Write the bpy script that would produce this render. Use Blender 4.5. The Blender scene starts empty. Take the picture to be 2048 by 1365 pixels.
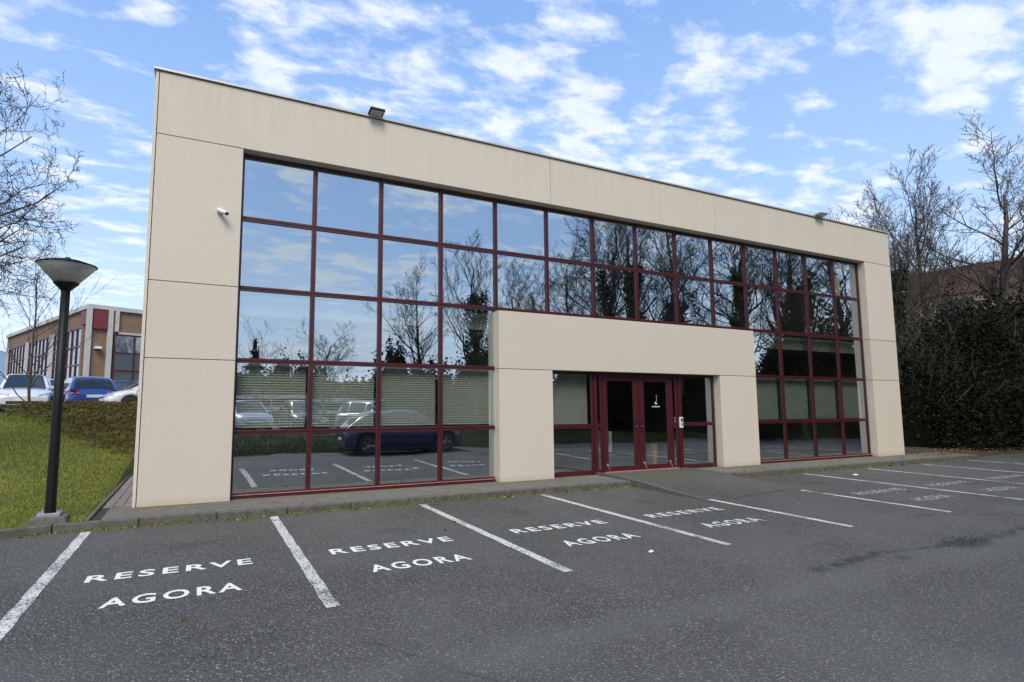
import bpy, bmesh, math, random
import numpy as np
from mathutils import Matrix, Vector

random.seed(7)
rng = np.random.default_rng(7)
R = math.radians
scn = bpy.context.scene
col = scn.collection

# ------------------------------------------------------------------ camera
CAM = Vector((1.7408, -9.7720, 1.6081))
PITCH, YAW, ROLL = 0.0968, 0.4293, 0.0010
FOC, PX, PY = 1090.35, 898.94, 700.07
fw = Vector((math.sin(YAW)*math.cos(PITCH), math.cos(YAW)*math.cos(PITCH), math.sin(PITCH)))
rt = Vector((math.cos(YAW), -math.sin(YAW), 0)); up = rt.cross(fw)
rt, up = math.cos(ROLL)*rt+math.sin(ROLL)*up, -math.sin(ROLL)*rt+math.cos(ROLL)*up
cd = bpy.data.cameras.new('camera'); cam = bpy.data.objects.new('camera', cd); col.objects.link(cam)
m = Matrix((rt, up, -fw)).transposed().to_4x4(); m.translation = CAM
cam.matrix_world = m
cd.sensor_width = 36; cd.lens = FOC/2048*36
cd.shift_x = (1024-PX)/2048; cd.shift_y = (PY-682.5)/2048
cd.clip_start = 0.1; cd.clip_end = 6000
scn.camera = cam

# ------------------------------------------------------------------ world, sun, exposure
SUN_EL, SUN_AZ = 48, 202          # azimuth clockwise from +Y
w = bpy.data.worlds.new('World'); scn.world = w; w.use_nodes = True
nt = w.node_tree; nt.nodes.clear()
def N(nt, t, **k):
    n = nt.nodes.new(t)
    for a, b in k.items(): setattr(n, a, b)
    return n
def L(nt, a, b): nt.links.new(a, b)
def MATH(nt, op, a, b=None, clamp=False):
    n = N(nt, 'ShaderNodeMath', operation=op, use_clamp=clamp)
    for i, v in enumerate((a, b)):
        if v is None: continue
        if isinstance(v, (int, float)): n.inputs[i].default_value = v
        else: L(nt, v, n.inputs[i])
    return n.outputs[0]
def RAMP(nt, src, stops, interp='LINEAR'):
    n = N(nt, 'ShaderNodeValToRGB'); n.color_ramp.interpolation = interp
    e = n.color_ramp.elements
    while len(e) < len(stops): e.new(0.5)
    for i, (p, c) in enumerate(stops):
        e[i].position = p
        e[i].color = (c, c, c, 1) if isinstance(c, (int, float)) else (*c, 1)
    L(nt, src, n.inputs[0]); return n.outputs[0]
def MIX(nt, fac, a, b, mode='MIX'):
    n = N(nt, 'ShaderNodeMix', data_type='RGBA', blend_type=mode)
    for i, v in ((0, fac), (6, a), (7, b)):
        if isinstance(v, (int, float)): n.inputs[i].default_value = v if i == 0 else (v, v, v, 1)
        elif isinstance(v, tuple): n.inputs[i].default_value = (*v, 1)
        else: L(nt, v, n.inputs[i])
    return n.outputs[2]
sky = N(nt, 'ShaderNodeTexSky', sky_type='NISHITA')
sky.sun_disc = False; sky.sun_elevation = R(SUN_EL); sky.sun_rotation = R(SUN_AZ)
sky.air_density = 1.0; sky.dust_density = 0.6; sky.ozone_density = 1.6; sky.altitude = 100
tc = N(nt, 'ShaderNodeTexCoord')
sep = N(nt, 'ShaderNodeSeparateXYZ'); L(nt, tc.outputs['Generated'], sep.inputs[0])
zc = MATH(nt, 'ADD', MATH(nt, 'MAXIMUM', sep.outputs[2], 0.0), 0.10)
px_ = MATH(nt, 'DIVIDE', sep.outputs[0], zc); py_ = MATH(nt, 'DIVIDE', sep.outputs[1], zc)
cmb = N(nt, 'ShaderNodeCombineXYZ'); L(nt, px_, cmb.inputs[0]); L(nt, py_, cmb.inputs[1])
mp = N(nt, 'ShaderNodeMapping'); mp.inputs['Rotation'].default_value = (0, 0, R(35)); mp.inputs['Scale'].default_value = (1.25, 2.1, 1)
mp.inputs['Location'].default_value = (3.1, 1.4, 0)
L(nt, cmb.outputs[0], mp.inputs[0])
def NOISE(nt, vec, scale, detail=4, rough=.5, dist=0, loc=None):
    n = N(nt, 'ShaderNodeTexNoise'); n.inputs['Scale'].default_value = scale
    n.inputs['Detail'].default_value = detail; n.inputs['Roughness'].default_value = rough
    n.inputs['Distortion'].default_value = dist
    if vec is not None: L(nt, vec, n.inputs['Vector'])
    return n.outputs['Fac']
n1 = NOISE(nt, mp.outputs[0], 3.6, 9, .58, .15)
n2 = NOISE(nt, mp.outputs[0], 0.55, 3, .5, .3)
n3 = NOISE(nt, mp.outputs[0], 9.0, 4, .6, .1)
cv = MATH(nt, 'MULTIPLY', MATH(nt, 'ADD', MATH(nt, 'ADD', MATH(nt, 'MULTIPLY', n1, 1.0), MATH(nt, 'MULTIPLY', n2, 0.70)), MATH(nt, 'MULTIPLY', n3, 0.16)), .93)
mask = RAMP(nt, cv, [(0.835, 0.0), (0.90, 0.24), (0.96, .56), (1.0, .72)], 'LINEAR')
# a thin veil of haze that grows towards the horizon
veil = RAMP(nt, sep.outputs[2], [(0.0, 0.90), (0.10, 0.66), (0.28, 0.24), (0.60, 0.06)])
skyc = N(nt, 'ShaderNodeHueSaturation'); skyc.inputs['Saturation'].default_value = 1.1; skyc.inputs['Value'].default_value = 2.1
L(nt, sky.outputs[0], skyc.inputs['Color'])
clear = RAMP(nt, sep.outputs[2], [(0.0, (.42, .60, .88)), (0.35, (.275, .48, .88)), (0.8, (.17, .35, .78))])
clr = MIX(nt, 1.0, clear, 9.6, 'MULTIPLY')
blue = MIX(nt, 0.72, skyc.outputs[0], clr)
base = MIX(nt, veil, blue, (7.0, 8.2, 9.8))
shade = RAMP(nt, n3, [(0.25, (7.9, 8.4, 9.3)), (0.75, (9.3, 9.5, 9.9))])
full = MIX(nt, mask, base, shade)
bg = N(nt, 'ShaderNodeBackground'); bg.inputs['Strength'].default_value = 0.1
L(nt, full, bg.inputs['Color'])
wo = N(nt, 'ShaderNodeOutputWorld'); L(nt, bg.outputs[0], wo.inputs[0])

sd = bpy.data.lights.new('sun', 'SUN'); sun = bpy.data.objects.new('sun', sd); col.objects.link(sun)
sd.energy = 2.9; sd.angle = R(28); sd.color = (1.0, 0.915, 0.79)
az = R(SUN_AZ); to_sun = Vector((math.sin(az)*math.cos(R(SUN_EL)), math.cos(az)*math.cos(R(SUN_EL)), math.sin(R(SUN_EL))))
sun.rotation_euler = (-to_sun).to_track_quat('-Z', 'Y').to_euler(); sun.location = (0, -20, 40)
scn.view_settings.view_transform = 'Standard'; scn.view_settings.look = 'None'
scn.view_settings.exposure = 0.30; scn.view_settings.gamma = 1.0; scn.view_settings.use_curve_mapping = False

# ------------------------------------------------------------------ materials
def mat(name):
    m = bpy.data.materials.new(name); m.use_nodes = True
    t = m.node_tree; b = t.nodes['Principled BSDF']; return m, t, b
def coords(t, kind='Object'):
    return N(t, 'ShaderNodeTexCoord').outputs[kind]
def geo_pos(t): return N(t, 'ShaderNodeNewGeometry').outputs['Position']
def bump(t, b, h, strength=.3, dist=.01):
    n = N(t, 'ShaderNodeBump'); n.inputs['Strength'].default_value = strength; n.inputs['Distance'].default_value = dist
    L(t, h, n.inputs['Height']); L(t, n.outputs[0], b.inputs['Normal'])
def plain(name, c, rough=.5, metal=0, var=.12, scale=8, bmp=0, coat=0, spec=.5):
    m, t, b = mat(name); p = geo_pos(t)
    n = NOISE(t, p, scale, 5, .6)
    cc = RAMP(t, n, [(0.25, tuple(x*(1-var) for x in c)), (0.75, tuple(min(1, x*(1+var)) for x in c))])
    L(t, cc, b.inputs['Base Color']); b.inputs['Roughness'].default_value = rough; b.inputs['Metallic'].default_value = metal
    b.inputs['Coat Weight'].default_value = coat; b.inputs['Specular IOR Level'].default_value = spec
    if bmp: bump(t, b, n, bmp, .01)
    return m
M = {}
def stucco(name, c):
    m, t, b = mat(name); p = geo_pos(t)
    big = NOISE(t, p, .7, 4, .6); fine = NOISE(t, p, 58, 3, .75); mid = NOISE(t, p, 12, 5, .7)
    cc = MIX(t, RAMP(t, fine, [(0.36, 0.0), (0.52, 1.0)]), tuple(x*.68 for x in c), c)
    cc = MIX(t, MATH(t, 'MULTIPLY', RAMP(t, mid, [(0.35, 0), (0.7, 1)]), .22), cc, tuple(x*.80 for x in c))
    cc = MIX(t, MATH(t, 'MULTIPLY', RAMP(t, big, [(0.4, 0), (0.65, 1)]), .12), cc, (c[0]*.83, c[1]*.80, c[2]*.74))
    # rain streaks and splash dirt
    mpn = N(t, 'ShaderNodeMapping'); mpn.inputs['Scale'].default_value = (5, 5, .35); L(t, p, mpn.inputs[0])
    st = NOISE(t, mpn.outputs[0], 1.6, 5, .65)
    sp = N(t, 'ShaderNodeSeparateXYZ'); L(t, p, sp.inputs[0])
    topm = RAMP(t, MATH(t, 'DIVIDE', sp.outputs[2], 7.2), [(0.70, 0.0), (1.0, 1.0)])
    stm = MATH(t, 'MULTIPLY', MATH(t, 'MULTIPLY', RAMP(t, st, [(0.40, 0), (0.66, 1)]), topm), .20)
    cc = MIX(t, stm, cc, (c[0]*.55, c[1]*.53, c[2]*.48))
    lowm = RAMP(t, MATH(t, 'ADD', MATH(t, 'MULTIPLY', sp.outputs[2], 4.0), MATH(t, 'MULTIPLY', mid, .6)), [(0.25, 1.0), (0.85, 0.0)])
    cc = MIX(t, MATH(t, 'MULTIPLY', lowm, .40), cc, (c[0]*.55, c[1]*.52, c[2]*.38))
    oi = N(t, 'ShaderNodeObjectInfo'); cc = MIX(t, 1.0, cc, RAMP(t, oi.outputs['Random'], [(0, (.93, .925, .91)), (1, (1, 1, 1))]), 'MULTIPLY')
    L(t, cc, b.inputs['Base Color']); b.inputs['Roughness'].default_value = .9
    bump(t, b, fine, .45, .006)
    return m
M['stucco'] = stucco('exposed_aggregate_concrete', (.60, .54, .445))
M['stucco_trim'] = stucco('pale_concrete_edge', (.66, .60, .51))
M['coping'] = plain('aluminium_coping', (.48, .46, .43), .45, .3, .1, 3)
M['red'] = plain('dark_red_painted_aluminium', (.056, .0055, .008), .45, 0, .25, 5, 0, .1)
M['redlight'] = plain('worn_red_sill', (.36, .16, .15), .6, 0, .3, 9)
M['gap'] = plain('dark_joint', (.03, .026, .022), .9)
M['dark'] = plain('black_rubber', (.02, .02, .02), .7)
M['interior'] = plain('interior_wall', (.34, .34, .32), .9)
M['interior_dark'] = plain('interior_floor', (.14, .13, .12), .8)
M['blind'] = plain('grey_green_blind', (.80, .79, .73), .6, 0, .05)
M['roller'] = plain('green_grey_roller_blind', (.38, .41, .36), .8, 0, .08, 2)
M['blackmetal'] = plain('black_painted_steel', (.006, .007, .007), .5, 0, .3, 20, 0, 0, .25)
M['galv'] = plain('galvanised_steel', (.45, .46, .47), .4, .7)
M['diffuser'] = plain('weathered_lamp_bowl', (.42, .41, .37), .35, 0, .2, 12, 0, .2)
M['white'] = plain('white_plastic', (.72, .72, .70), .4, 0, .05)
M['card'] = plain('brown_cardboard', (.50, .24, .08), .8)
M['paper'] = plain('cream_paper', (.75, .70, .50), .8)
M['kerb'] = plain('mossy_concrete_kerb', (.088, .086, .068), .9, 0, .45, 9, .4)
M['plinth'] = plain('weathered_concrete', (.105, .10, .08), .9, 0, .4, 14, .4)
M['paver'] = plain('concrete_paver', (.19, .165, .15), .9, 0, .35, 7, .3)
M['soil'] = plain('brown_soil', (.05, .038, .025), .95, 0, .5, 6, .6)
M['bark'] = plain('bark', (.080, .067, .052), .9, 0, .4, 9, .5)
M['bark_dark'] = plain('dark_bark', (.026, .023, .022), .9, 0, .4, 9, .5)
M['bark_moss'] = plain('mossy_bark', (.055, .050, .030), .9, 0, .5, 5, .5)
M['brownwall'] = plain('brown_brick_cladding', (.19, .12, .08), .9, 0, .15, 3, .2)
M['maroon'] = plain('maroon_panel', (.14, .022, .028), .5)
M['greycol'] = plain('pale_grey_pilaster', (.42, .41, .39), .8)
M['redbrown'] = plain('red_brown_cladding', (.15, .085, .072), .85, 0, .15, 2)
M['tyre'] = plain('tyre_rubber', (.018, .018, .018), .8)
M['alloy'] = plain('alloy_rim', (.5, .5, .52), .3, .9)
M['carglass'] = plain('car_window_glass', (.012, .016, .018), .04, 0, .1, 2, 0, .6)
M['lampglass'] = plain('clear_headlight', (.55, .57, .6), .12, .2, .1, 5, 0, 1)
M['redlamp'] = plain('red_tail_lamp', (.40, .015, .015), .2, 0, .1, 5, 0, 1)
M['plate'] = plain('number_plate', (.7, .7, .66), .4)
def paint(name, c): return plain(name, c, .28, .15, .03, 1, 0, 1)

def glass_mat(name, tint, refl, trans):
    m, t, b = mat(name); t.nodes.remove(b)
    out = t.nodes['Material Output']
    g = N(t, 'ShaderNodeBsdfGlossy'); g.inputs['Roughness'].default_value = 0.0; g.inputs['Color'].default_value = (*refl, 1)
    tr = N(t, 'ShaderNodeBsdfTransparent'); tr.inputs['Color'].default_value = (*trans, 1)
    lw = N(t, 'ShaderNodeLayerWeight'); lw.inputs['Blend'].default_value = .5
    f = MATH(t, 'ADD', MATH(t, 'MULTIPLY', MATH(t, 'POWER', lw.outputs['Facing'], 4.0), .6), tint, True)
    mx = N(t, 'ShaderNodeMixShader'); L(t, f, mx.inputs[0]); L(t, tr.outputs[0], mx.inputs[1]); L(t, g.outputs[0], mx.inputs[2])
    L(t, mx.outputs[0], out.inputs[0])
    n = NOISE(t, geo_pos(t), 1.1, 1, .4, .4)
    bn = N(t, 'ShaderNodeBump'); bn.inputs['Strength'].default_value = .25; bn.inputs['Distance'].default_value = .012
    L(t, n, bn.inputs['Height']); L(t, bn.outputs[0], g.inputs['Normal'])
    return m
M['glass'] = glass_mat('reflective_solar_glass', .52, (.86, .95, 1.0), (.84, .90, .84))
M['clear'], _t, _b = mat('clear_inner_glass_face'); _t.nodes.remove(_b); _n = N(_t, 'ShaderNodeBsdfTransparent'); _n.inputs['Color'].default_value = (1, 1, 1, 1); L(_t, _n.outputs[0], _t.nodes['Material Output'].inputs[0])

def asphalt_mat():
    m, t, b = mat('coarse_asphalt'); p = geo_pos(t)
    v = N(t, 'ShaderNodeTexVoronoi', feature='F1'); v.inputs['Scale'].default_value = 52; v.inputs['Randomness'].default_value = 1
    L(t, p, v.inputs['Vector'])
    sepc = N(t, 'ShaderNodeSeparateColor'); L(t, v.outputs['Color'], sepc.inputs[0])
    stone = RAMP(t, sepc.outputs[0], [(0.0, (.050, .048, .041)), (.45, (.102, .099, .086)), (.85, (.155, .150, .128)), (1.0, (.29, .28, .245))])
    edge = RAMP(t, v.outputs['Distance'], [(0.25, 1.0), (0.62, 0.0)])
    c = MIX(t, edge, (.036, .035, .031), stone)
    big = NOISE(t, p, .35, 5, .6); mid = NOISE(t, p, 2.2, 5, .65)
    c = MIX(t, MATH(t, 'MULTIPLY', RAMP(t, big, [(.40, 0), (.62, 1)]), .35), c, (.135, .132, .122))
    c = MIX(t, MATH(t, 'MULTIPLY', RAMP(t, mid, [(.45, 0), (.70, 1)]), .40), c, (.074, .072, .064))
    # green moss and grit washed against the kerb
    sp = N(t, 'ShaderNodeSeparateXYZ'); L(t, p, sp.inputs[0])
    near = RAMP(t, MATH(t, 'ADD', sp.outputs[1], 2.0), [(0.78, 0.0), (1.06, 1.0)])
    mossn = RAMP(t, NOISE(t, p, 6, 5, .65), [(.40, 0), (.60, 1)])
    c = MIX(t, MATH(t, 'MULTIPLY', MATH(t, 'MULTIPLY', near, mossn), .75), c, (.085, .085, .030))
    # dark fretted crack line and repaired pothole
    def crack(x0, y0, x1, y1, wid, amp=.10, sc=3.2):
        ln = math.hypot(x1-x0, y1-y0); ux, uy = (x1-x0)/ln, (y1-y0)/ln
        dx = MATH(t, 'SUBTRACT', sp.outputs[0], x0); dy = MATH(t, 'SUBTRACT', sp.outputs[1], y0)
        a = MATH(t, 'ADD', MATH(t, 'MULTIPLY', dx, ux), MATH(t, 'MULTIPLY', dy, uy))
        o = MATH(t, 'SUBTRACT', MATH(t, 'MULTIPLY', dy, ux), MATH(t, 'MULTIPLY', dx, uy))
        wob = MATH(t, 'MULTIPLY', MATH(t, 'SUBTRACT', NOISE(t, p, sc, 5, .7), .5), amp*2)
        d = MATH(t, 'ABSOLUTE', MATH(t, 'ADD', o, wob))
        s = RAMP(t, d, [(0.0, 1.0), (wid, 0.75), (wid*2.6, 0.0)])
        e = MATH(t, 'MULTIPLY', RAMP(t, a, [(0.0, 0.0), (.12, 1.0)]), RAMP(t, MATH(t, 'DIVIDE', a, ln), [(.93, 1.0), (1.0, 0.0)]))
        br = RAMP(t, NOISE(t, p, 5.5, 3, .6), [(.36, .15), (.52, 1.0)])
        return MATH(t, 'MULTIPLY', MATH(t, 'MULTIPLY', s, e), br)
    for a in ((7.6, -6.0, 9.1, -5.88, .035), (9.0, -5.9, 10.4, -6.05, .02), (10.8, -6.05, 12.9, -6.0, .035), (10.0, -2.85, 12.4, -2.55, .018, .06), (5.2, -1.15, 9.0, -1.35, .012), (11.6, -4.9, 13.6, -5.6, .012), (2.9, -5.7, 4.0, -7.2, .008)):
        k = crack(*a)
        c = MIX(t, MATH(t, 'MULTIPLY', k, .85), c, (.018, .020, .014))
    def blob(cx, cy, rx_, ry_, amp=.55, sc=5):
        dx = MATH(t, 'DIVIDE', MATH(t, 'SUBTRACT', sp.outputs[0], cx), rx_); dy = MATH(t, 'DIVIDE', MATH(t, 'SUBTRACT', sp.outputs[1], cy), ry_)
        d = MATH(t, 'SQRT', MATH(t, 'ADD', MATH(t, 'MULTIPLY', dx, dx), MATH(t, 'MULTIPLY', dy, dy)))
        d = MATH(t, 'ADD', d, MATH(t, 'MULTIPLY', MATH(t, 'SUBTRACT', NOISE(t, p, sc, 5, .7), .5), amp*2.4)); return RAMP(t, d, [(.55, 1.0), (1.0, 0.0)])
    c = MIX(t, MATH(t, 'MULTIPLY', blob(10.55, -6.07, .52, .20), .85), c, (.020, .021, .018))
    c = MIX(t, MATH(t, 'MULTIPLY', blob(9.1, -6.1, .14, .07), .7), c, (.025, .026, .022))
    for q in ((1.7, -2.3, .30, .22), (4.2, -2.6, .35, .20), (6.4, -2.2, .26, .3), (8.9, -2.4, .3, .25), (3.2, -6.4, .22, .3), (13.9, -2.2, .4, .3)):
        c = MIX(t, MATH(t, 'MULTIPLY', blob(*q, 1.0, 3.5), .38), c, (.034, .033, .031))
    tr = NOISE(t, p, 1.3, 3, .6)
    for yc in (-6.25, -7.75):
        d = MATH(t, 'ABSOLUTE', MATH(t, 'ADD', MATH(t, 'SUBTRACT', sp.outputs[1], yc), MATH(t, 'MULTIPLY', MATH(t, 'SUBTRACT', tr, .5), .5)))
        c = MIX(t, MATH(t, 'MULTIPLY', RAMP(t, d, [(.06, 1.0), (.32, 0.0)]), .20), c, (.15, .148, .14))
    L(t, c, b.inputs['Base Color'])
    b.inputs['Roughness'].default_value = .78
    h = MATH(t, 'ADD', MATH(t, 'MULTIPLY', edge, 1.0), MATH(t, 'MULTIPLY', NOISE(t, p, 240, 2, .5), .5))
    bump(t, b, h, .85, .006)
    return m
M['asphalt'] = asphalt_mat()
def pave_mat():
    m, t, b = mat('gritty_pavement'); p = geo_pos(t)
    f = NOISE(t, p, 90, 3, .7); md = NOISE(t, p, 3, 6, .65); g = NOISE(t, p, 1.1, 5, .6)
    c = RAMP(t, f, [(.3, (.07, .066, .055)), (.7, (.20, .19, .165))])
    c = MIX(t, MATH(t, 'MULTIPLY', RAMP(t, md, [(.45, 0), (.62, 1)]), .55), c, (.085, .075, .055))
    sp = N(t, 'ShaderNodeSeparateXYZ'); L(t, p, sp.inputs[0])
    wall = RAMP(t, MATH(t, 'ADD', sp.outputs[1], 1.0), [(0.72, 0.0), (0.98, 1.0)])
    c = MIX(t, MATH(t, 'MULTIPLY', MATH(t, 'MULTIPLY', wall, RAMP(t, g, [(.42, 0), (.55, 1)])), .6), c, (.13, .11, .03))
    L(t, c, b.inputs['Base Color']); b.inputs['Roughness'].default_value = .9; bump(t, b, f, .5, .006)
    return m
M['pave'] = pave_mat()
def line_mat():
    m, t, b = mat('worn_white_road_paint'); p = geo_pos(t)
    n = NOISE(t, p, 38, 5, .75); g = NOISE(t, p, 2.5, 3, .6)
    s = RAMP(t, MATH(t, 'ADD', n, MATH(t, 'MULTIPLY', MATH(t, 'SUBTRACT', g, .5), .7)), [(.38, 0.0), (.50, 1.0)])
    v = N(t, 'ShaderNodeTexVoronoi'); v.inputs['Scale'].default_value = 52; L(t, p, v.inputs['Vector'])
    s = MATH(t, 'MULTIPLY', s, RAMP(t, v.outputs['Distance'], [(.38, 1.0), (.70, .35)]))
    c = MIX(t, s, (.11, .107, .10), (.66, .65, .61))
    L(t, c, b.inputs['Base Color']); b.inputs['Roughness'].default_value = .7; bump(t, b, n, .4, .004); return m
M['line'] = line_mat()
def letter_mat():
    m, t, b = mat('white_stencil_paint'); p = geo_pos(t); n = NOISE(t, p, 46, 4, .75); sp = N(t, 'ShaderNodeSeparateXYZ'); L(t, p, sp.inputs[0])
    far = RAMP(t, MATH(t, 'DIVIDE', sp.outputs[0], 20.0), [(.18, 0.0), (.65, .17)])
    s = RAMP(t, MATH(t, 'SUBTRACT', n, far), [(.30, 0.0), (.42, 1.0)]); c = MIX(t, s, (.13, .128, .12), (.70, .70, .66))
    L(t, c, b.inputs['Base Color']); b.inputs['Roughness'].default_value = .7; bump(t, b, n, .3, .004); return m
M['letter'] = letter_mat()
def foliage(name, cols, rough=.5, scale=1.2, spec=.3):
    m, t, b = mat(name)
    r = N(t, 'ShaderNodeNewGeometry')
    isl = r.outputs['Random Per Island']; n = NOISE(t, r.outputs['Position'], scale, 3, .6)
    v = MATH(t, 'ADD', MATH(t, 'MULTIPLY', isl, .55), MATH(t, 'MULTIPLY', n, .55))
    k = len(cols); cc = RAMP(t, v, [(.15+.75*i/(k-1), c) for i, c in enumerate(cols)])
    L(t, cc, b.inputs['Base Color']); b.inputs['Roughness'].default_value = rough; b.inputs['Specular IOR Level'].default_value = spec
    return m
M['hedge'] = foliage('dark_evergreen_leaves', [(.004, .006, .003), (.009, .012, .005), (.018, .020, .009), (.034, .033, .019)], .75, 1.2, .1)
M['hedgecore'] = plain('hedge_core_painted_shade', (.006, .007, .004), 1, 0, .6, 5, .8, 0, .05)  # near-black colour paints the shade deep inside the hedge
M['ivy'] = foliage('ivy_leaves', [(.010, .016, .007), (.020, .028, .010), (.040, .050, .020)], .35)
M['twigs'] = foliage('bare_hedge_twigs', [(.060, .052, .036), (.11, .098, .068), (.18, .16, .115)], .8)
M['cover'] = foliage('brown_green_ground_cover', [(.035, .028, .012), (.080, .062, .020), (.115, .100, .028), (.19, .15, .065)], .75, 1.6, .15)
M['grass'] = foliage('lawn_grass', [(.055, .082, .014), (.110, .148, .020), (.190, .205, .028), (.32, .30, .055)], .6, .9, .2)
M['grassdull'] = foliage('winter_bank_grass', [(.035, .050, .014), (.070, .085, .022), (.13, .12, .045)], .7, .8, .2)
M['deadleaf'] = foliage('fallen_leaf', [(.05, .030, .012), (.16, .09, .035), (.28, .22, .10)], .8)
def lawn_mat(name, a, b_, c_):
    m, t, b = mat(name); p = geo_pos(t)
    n = NOISE(t, p, 1.1, 6, .65); f = NOISE(t, p, 40, 4, .7)
    c = MIX(t, RAMP(t, n, [(.35, 0), (.65, 1)]), a, b_)
    c = MIX(t, MATH(t, 'MULTIPLY', RAMP(t, f, [(.45, 0), (.7, 1)]), .5), c, c_)
    L(t, c, b.inputs['Base Color']); b.inputs['Roughness'].default_value = .95; bump(t, b, f, .8, .03); return m
M['lawn'] = lawn_mat('mossy_lawn', (.060, .082, .016), (.135, .145, .024), (.05, .06, .012))
M['bank'] = lawn_mat('winter_bank', (.045, .060, .018), (.085, .085, .028), (.035, .030, .015))
M['hill'] = plain('haze_tinted_wooded_hill', (.16, .23, .33), 1, 0, .25, .004)  # blue-grey base colour carries the distance haze, no air is modelled

# ------------------------------------------------------------------ helpers
def tag(o, label=None, cat=None, group=None, kind=None):
    if label: o['label'] = label
    if cat: o['category'] = cat
    if group: o['group'] = group
    if kind: o['kind'] = kind
    return o
def thing(name, loc, label, cat, group=None, rz=0):
    o = bpy.data.objects.new(name, None); col.objects.link(o); o.location = loc; o.rotation_euler = (0, 0, rz)
    o.empty_display_size = .2
    return tag(o, label, cat, group)
def link(name, me, parent=None, loc=None, rot=None):
    o = bpy.data.objects.new(name, me); col.objects.link(o)
    if parent is not None: o.parent = parent
    if loc is not None: o.location = loc
    if rot is not None: o.rotation_euler = rot
    return o
def fastmesh(name, V, F, material, smooth=False):
    """V (n,3), F (m,k) numpy"""
    V = np.asarray(V, np.float32); F = np.asarray(F, np.int32); k = F.shape[1]
    me = bpy.data.meshes.new(name)
    me.vertices.add(len(V)); me.vertices.foreach_set('co', V.ravel())
    me.loops.add(F.size); me.loops.foreach_set('vertex_index', F.ravel())
    me.polygons.add(len(F)); me.polygons.foreach_set('loop_start', np.arange(0, F.size, k, dtype=np.int32))
    me.polygons.foreach_set('loop_total', np.full(len(F), k, np.int32))
    if smooth: me.polygons.foreach_set('use_smooth', np.ones(len(F), bool))
    me.update(calc_edges=True); me.materials.append(material); return me
class MB:
    def __init__(s): s.v = []; s.f = []
    def box(s, x0, x1, y0, y1, z0, z1):
        n = len(s.v)
        s.v += [(x0, y0, z0), (x1, y0, z0), (x1, y1, z0), (x0, y1, z0), (x0, y0, z1), (x1, y0, z1), (x1, y1, z1), (x0, y1, z1)]
        s.f += [(n, n+3, n+2, n+1), (n+4, n+5, n+6, n+7), (n, n+1, n+5, n+4), (n+1, n+2, n+6, n+5), (n+2, n+3, n+7, n+6), (n+3, n, n+4, n+7)]
        return s
    def lathe(s, prof, n=20, cx=0, cy=0, cap=True):
        b = len(s.v)
        for r, z in prof:
            for i in range(n): a = 2*math.pi*i/n; s.v.append((cx+r*math.cos(a), cy+r*math.sin(a), z))
        for j in range(len(prof)-1):
            for i in range(n):
                k = (i+1) % n; s.f.append((b+j*n+i, b+j*n+k, b+(j+1)*n+k, b+(j+1)*n+i))
        if cap:
            s.f.append(tuple(b+i for i in reversed(range(n)))); s.f.append(tuple(b+(len(prof)-1)*n+i for i in range(n)))
        return s
    def tube(s, p, q, r0, r1=None, n=8):
        r1 = r0 if r1 is None else r1
        p, q = Vector(p), Vector(q); d = (q-p).normalized()
        a = d.orthogonal().normalized(); c = d.cross(a); b = len(s.v)
        for P, r in ((p, r0), (q, r1)):
            for i in range(n): t = 2*math.pi*i/n; s.v.append(tuple(P+a*math.cos(t)*r+c*math.sin(t)*r))
        for i in range(n): k = (i+1) % n; s.f.append((b+i, b+k, b+n+k, b+n+i))
        s.f.append(tuple(b+i for i in reversed(range(n)))); s.f.append(tuple(b+n+i for i in range(n)))
        return s
    def mesh(s, name, material, smooth=False, bevel=0):
        me = bpy.data.meshes.new(name); me.from_pydata(s.v, [], s.f); me.materials.append(material)
        if bevel:
            bm = bmesh.new(); bm.from_mesh(me)
            bmesh.ops.bevel(bm, geom=bm.edges[:], offset=bevel, segments=1, affect='EDGES', clamp_overlap=True)
            bm.to_mesh(me); bm.free()
        if smooth:
            for p in me.polygons: p.use_smooth = True
        me.update(); return me
    def build(s, name, material, parent=None, smooth=False, bevel=0):
        return link(name, s.mesh(name, material, smooth, bevel), parent)
def bx(name, x0, x1, y0, y1, z0, z1, material, parent=None, bevel=0):
    return MB().box(x0, x1, y0, y1, z0, z1).build(name, material, parent, bevel=bevel)
def noise2(x, y, s=1.0):
    return (np.sin(x*1.3*s+1.1)*np.cos(y*1.7*s+.3)+.5*np.sin(x*2.9*s+y*2.3*s+2)+.3*np.sin(x*5.1*s-y*4.3*s+.5)+.2*np.cos(x*9.3*s+y*8.1*s))/2
def leaves(C, size, aspect=.6, flat=0.0, jitter=.4):
    """one quad-shaped leaf per centre"""
    n = len(C); a = rng.normal(size=(n, 3)); a[:, 2] *= (1-flat); a /= np.linalg.norm(a, axis=1)[:, None]+1e-9
    b = rng.normal(size=(n, 3)); b -= (a*b).sum(1)[:, None]*a; b /= np.linalg.norm(b, axis=1)[:, None]+1e-9
    s = (size*(1+jitter*rng.uniform(-1, 1, n)))[:, None]
    V = np.stack([C-a*s*.5, C+b*s*.5*aspect, C+a*s*.5, C-b*s*.5*aspect], 1).reshape(-1, 3)
    return V, np.arange(4*n).reshape(n, 4)

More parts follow.
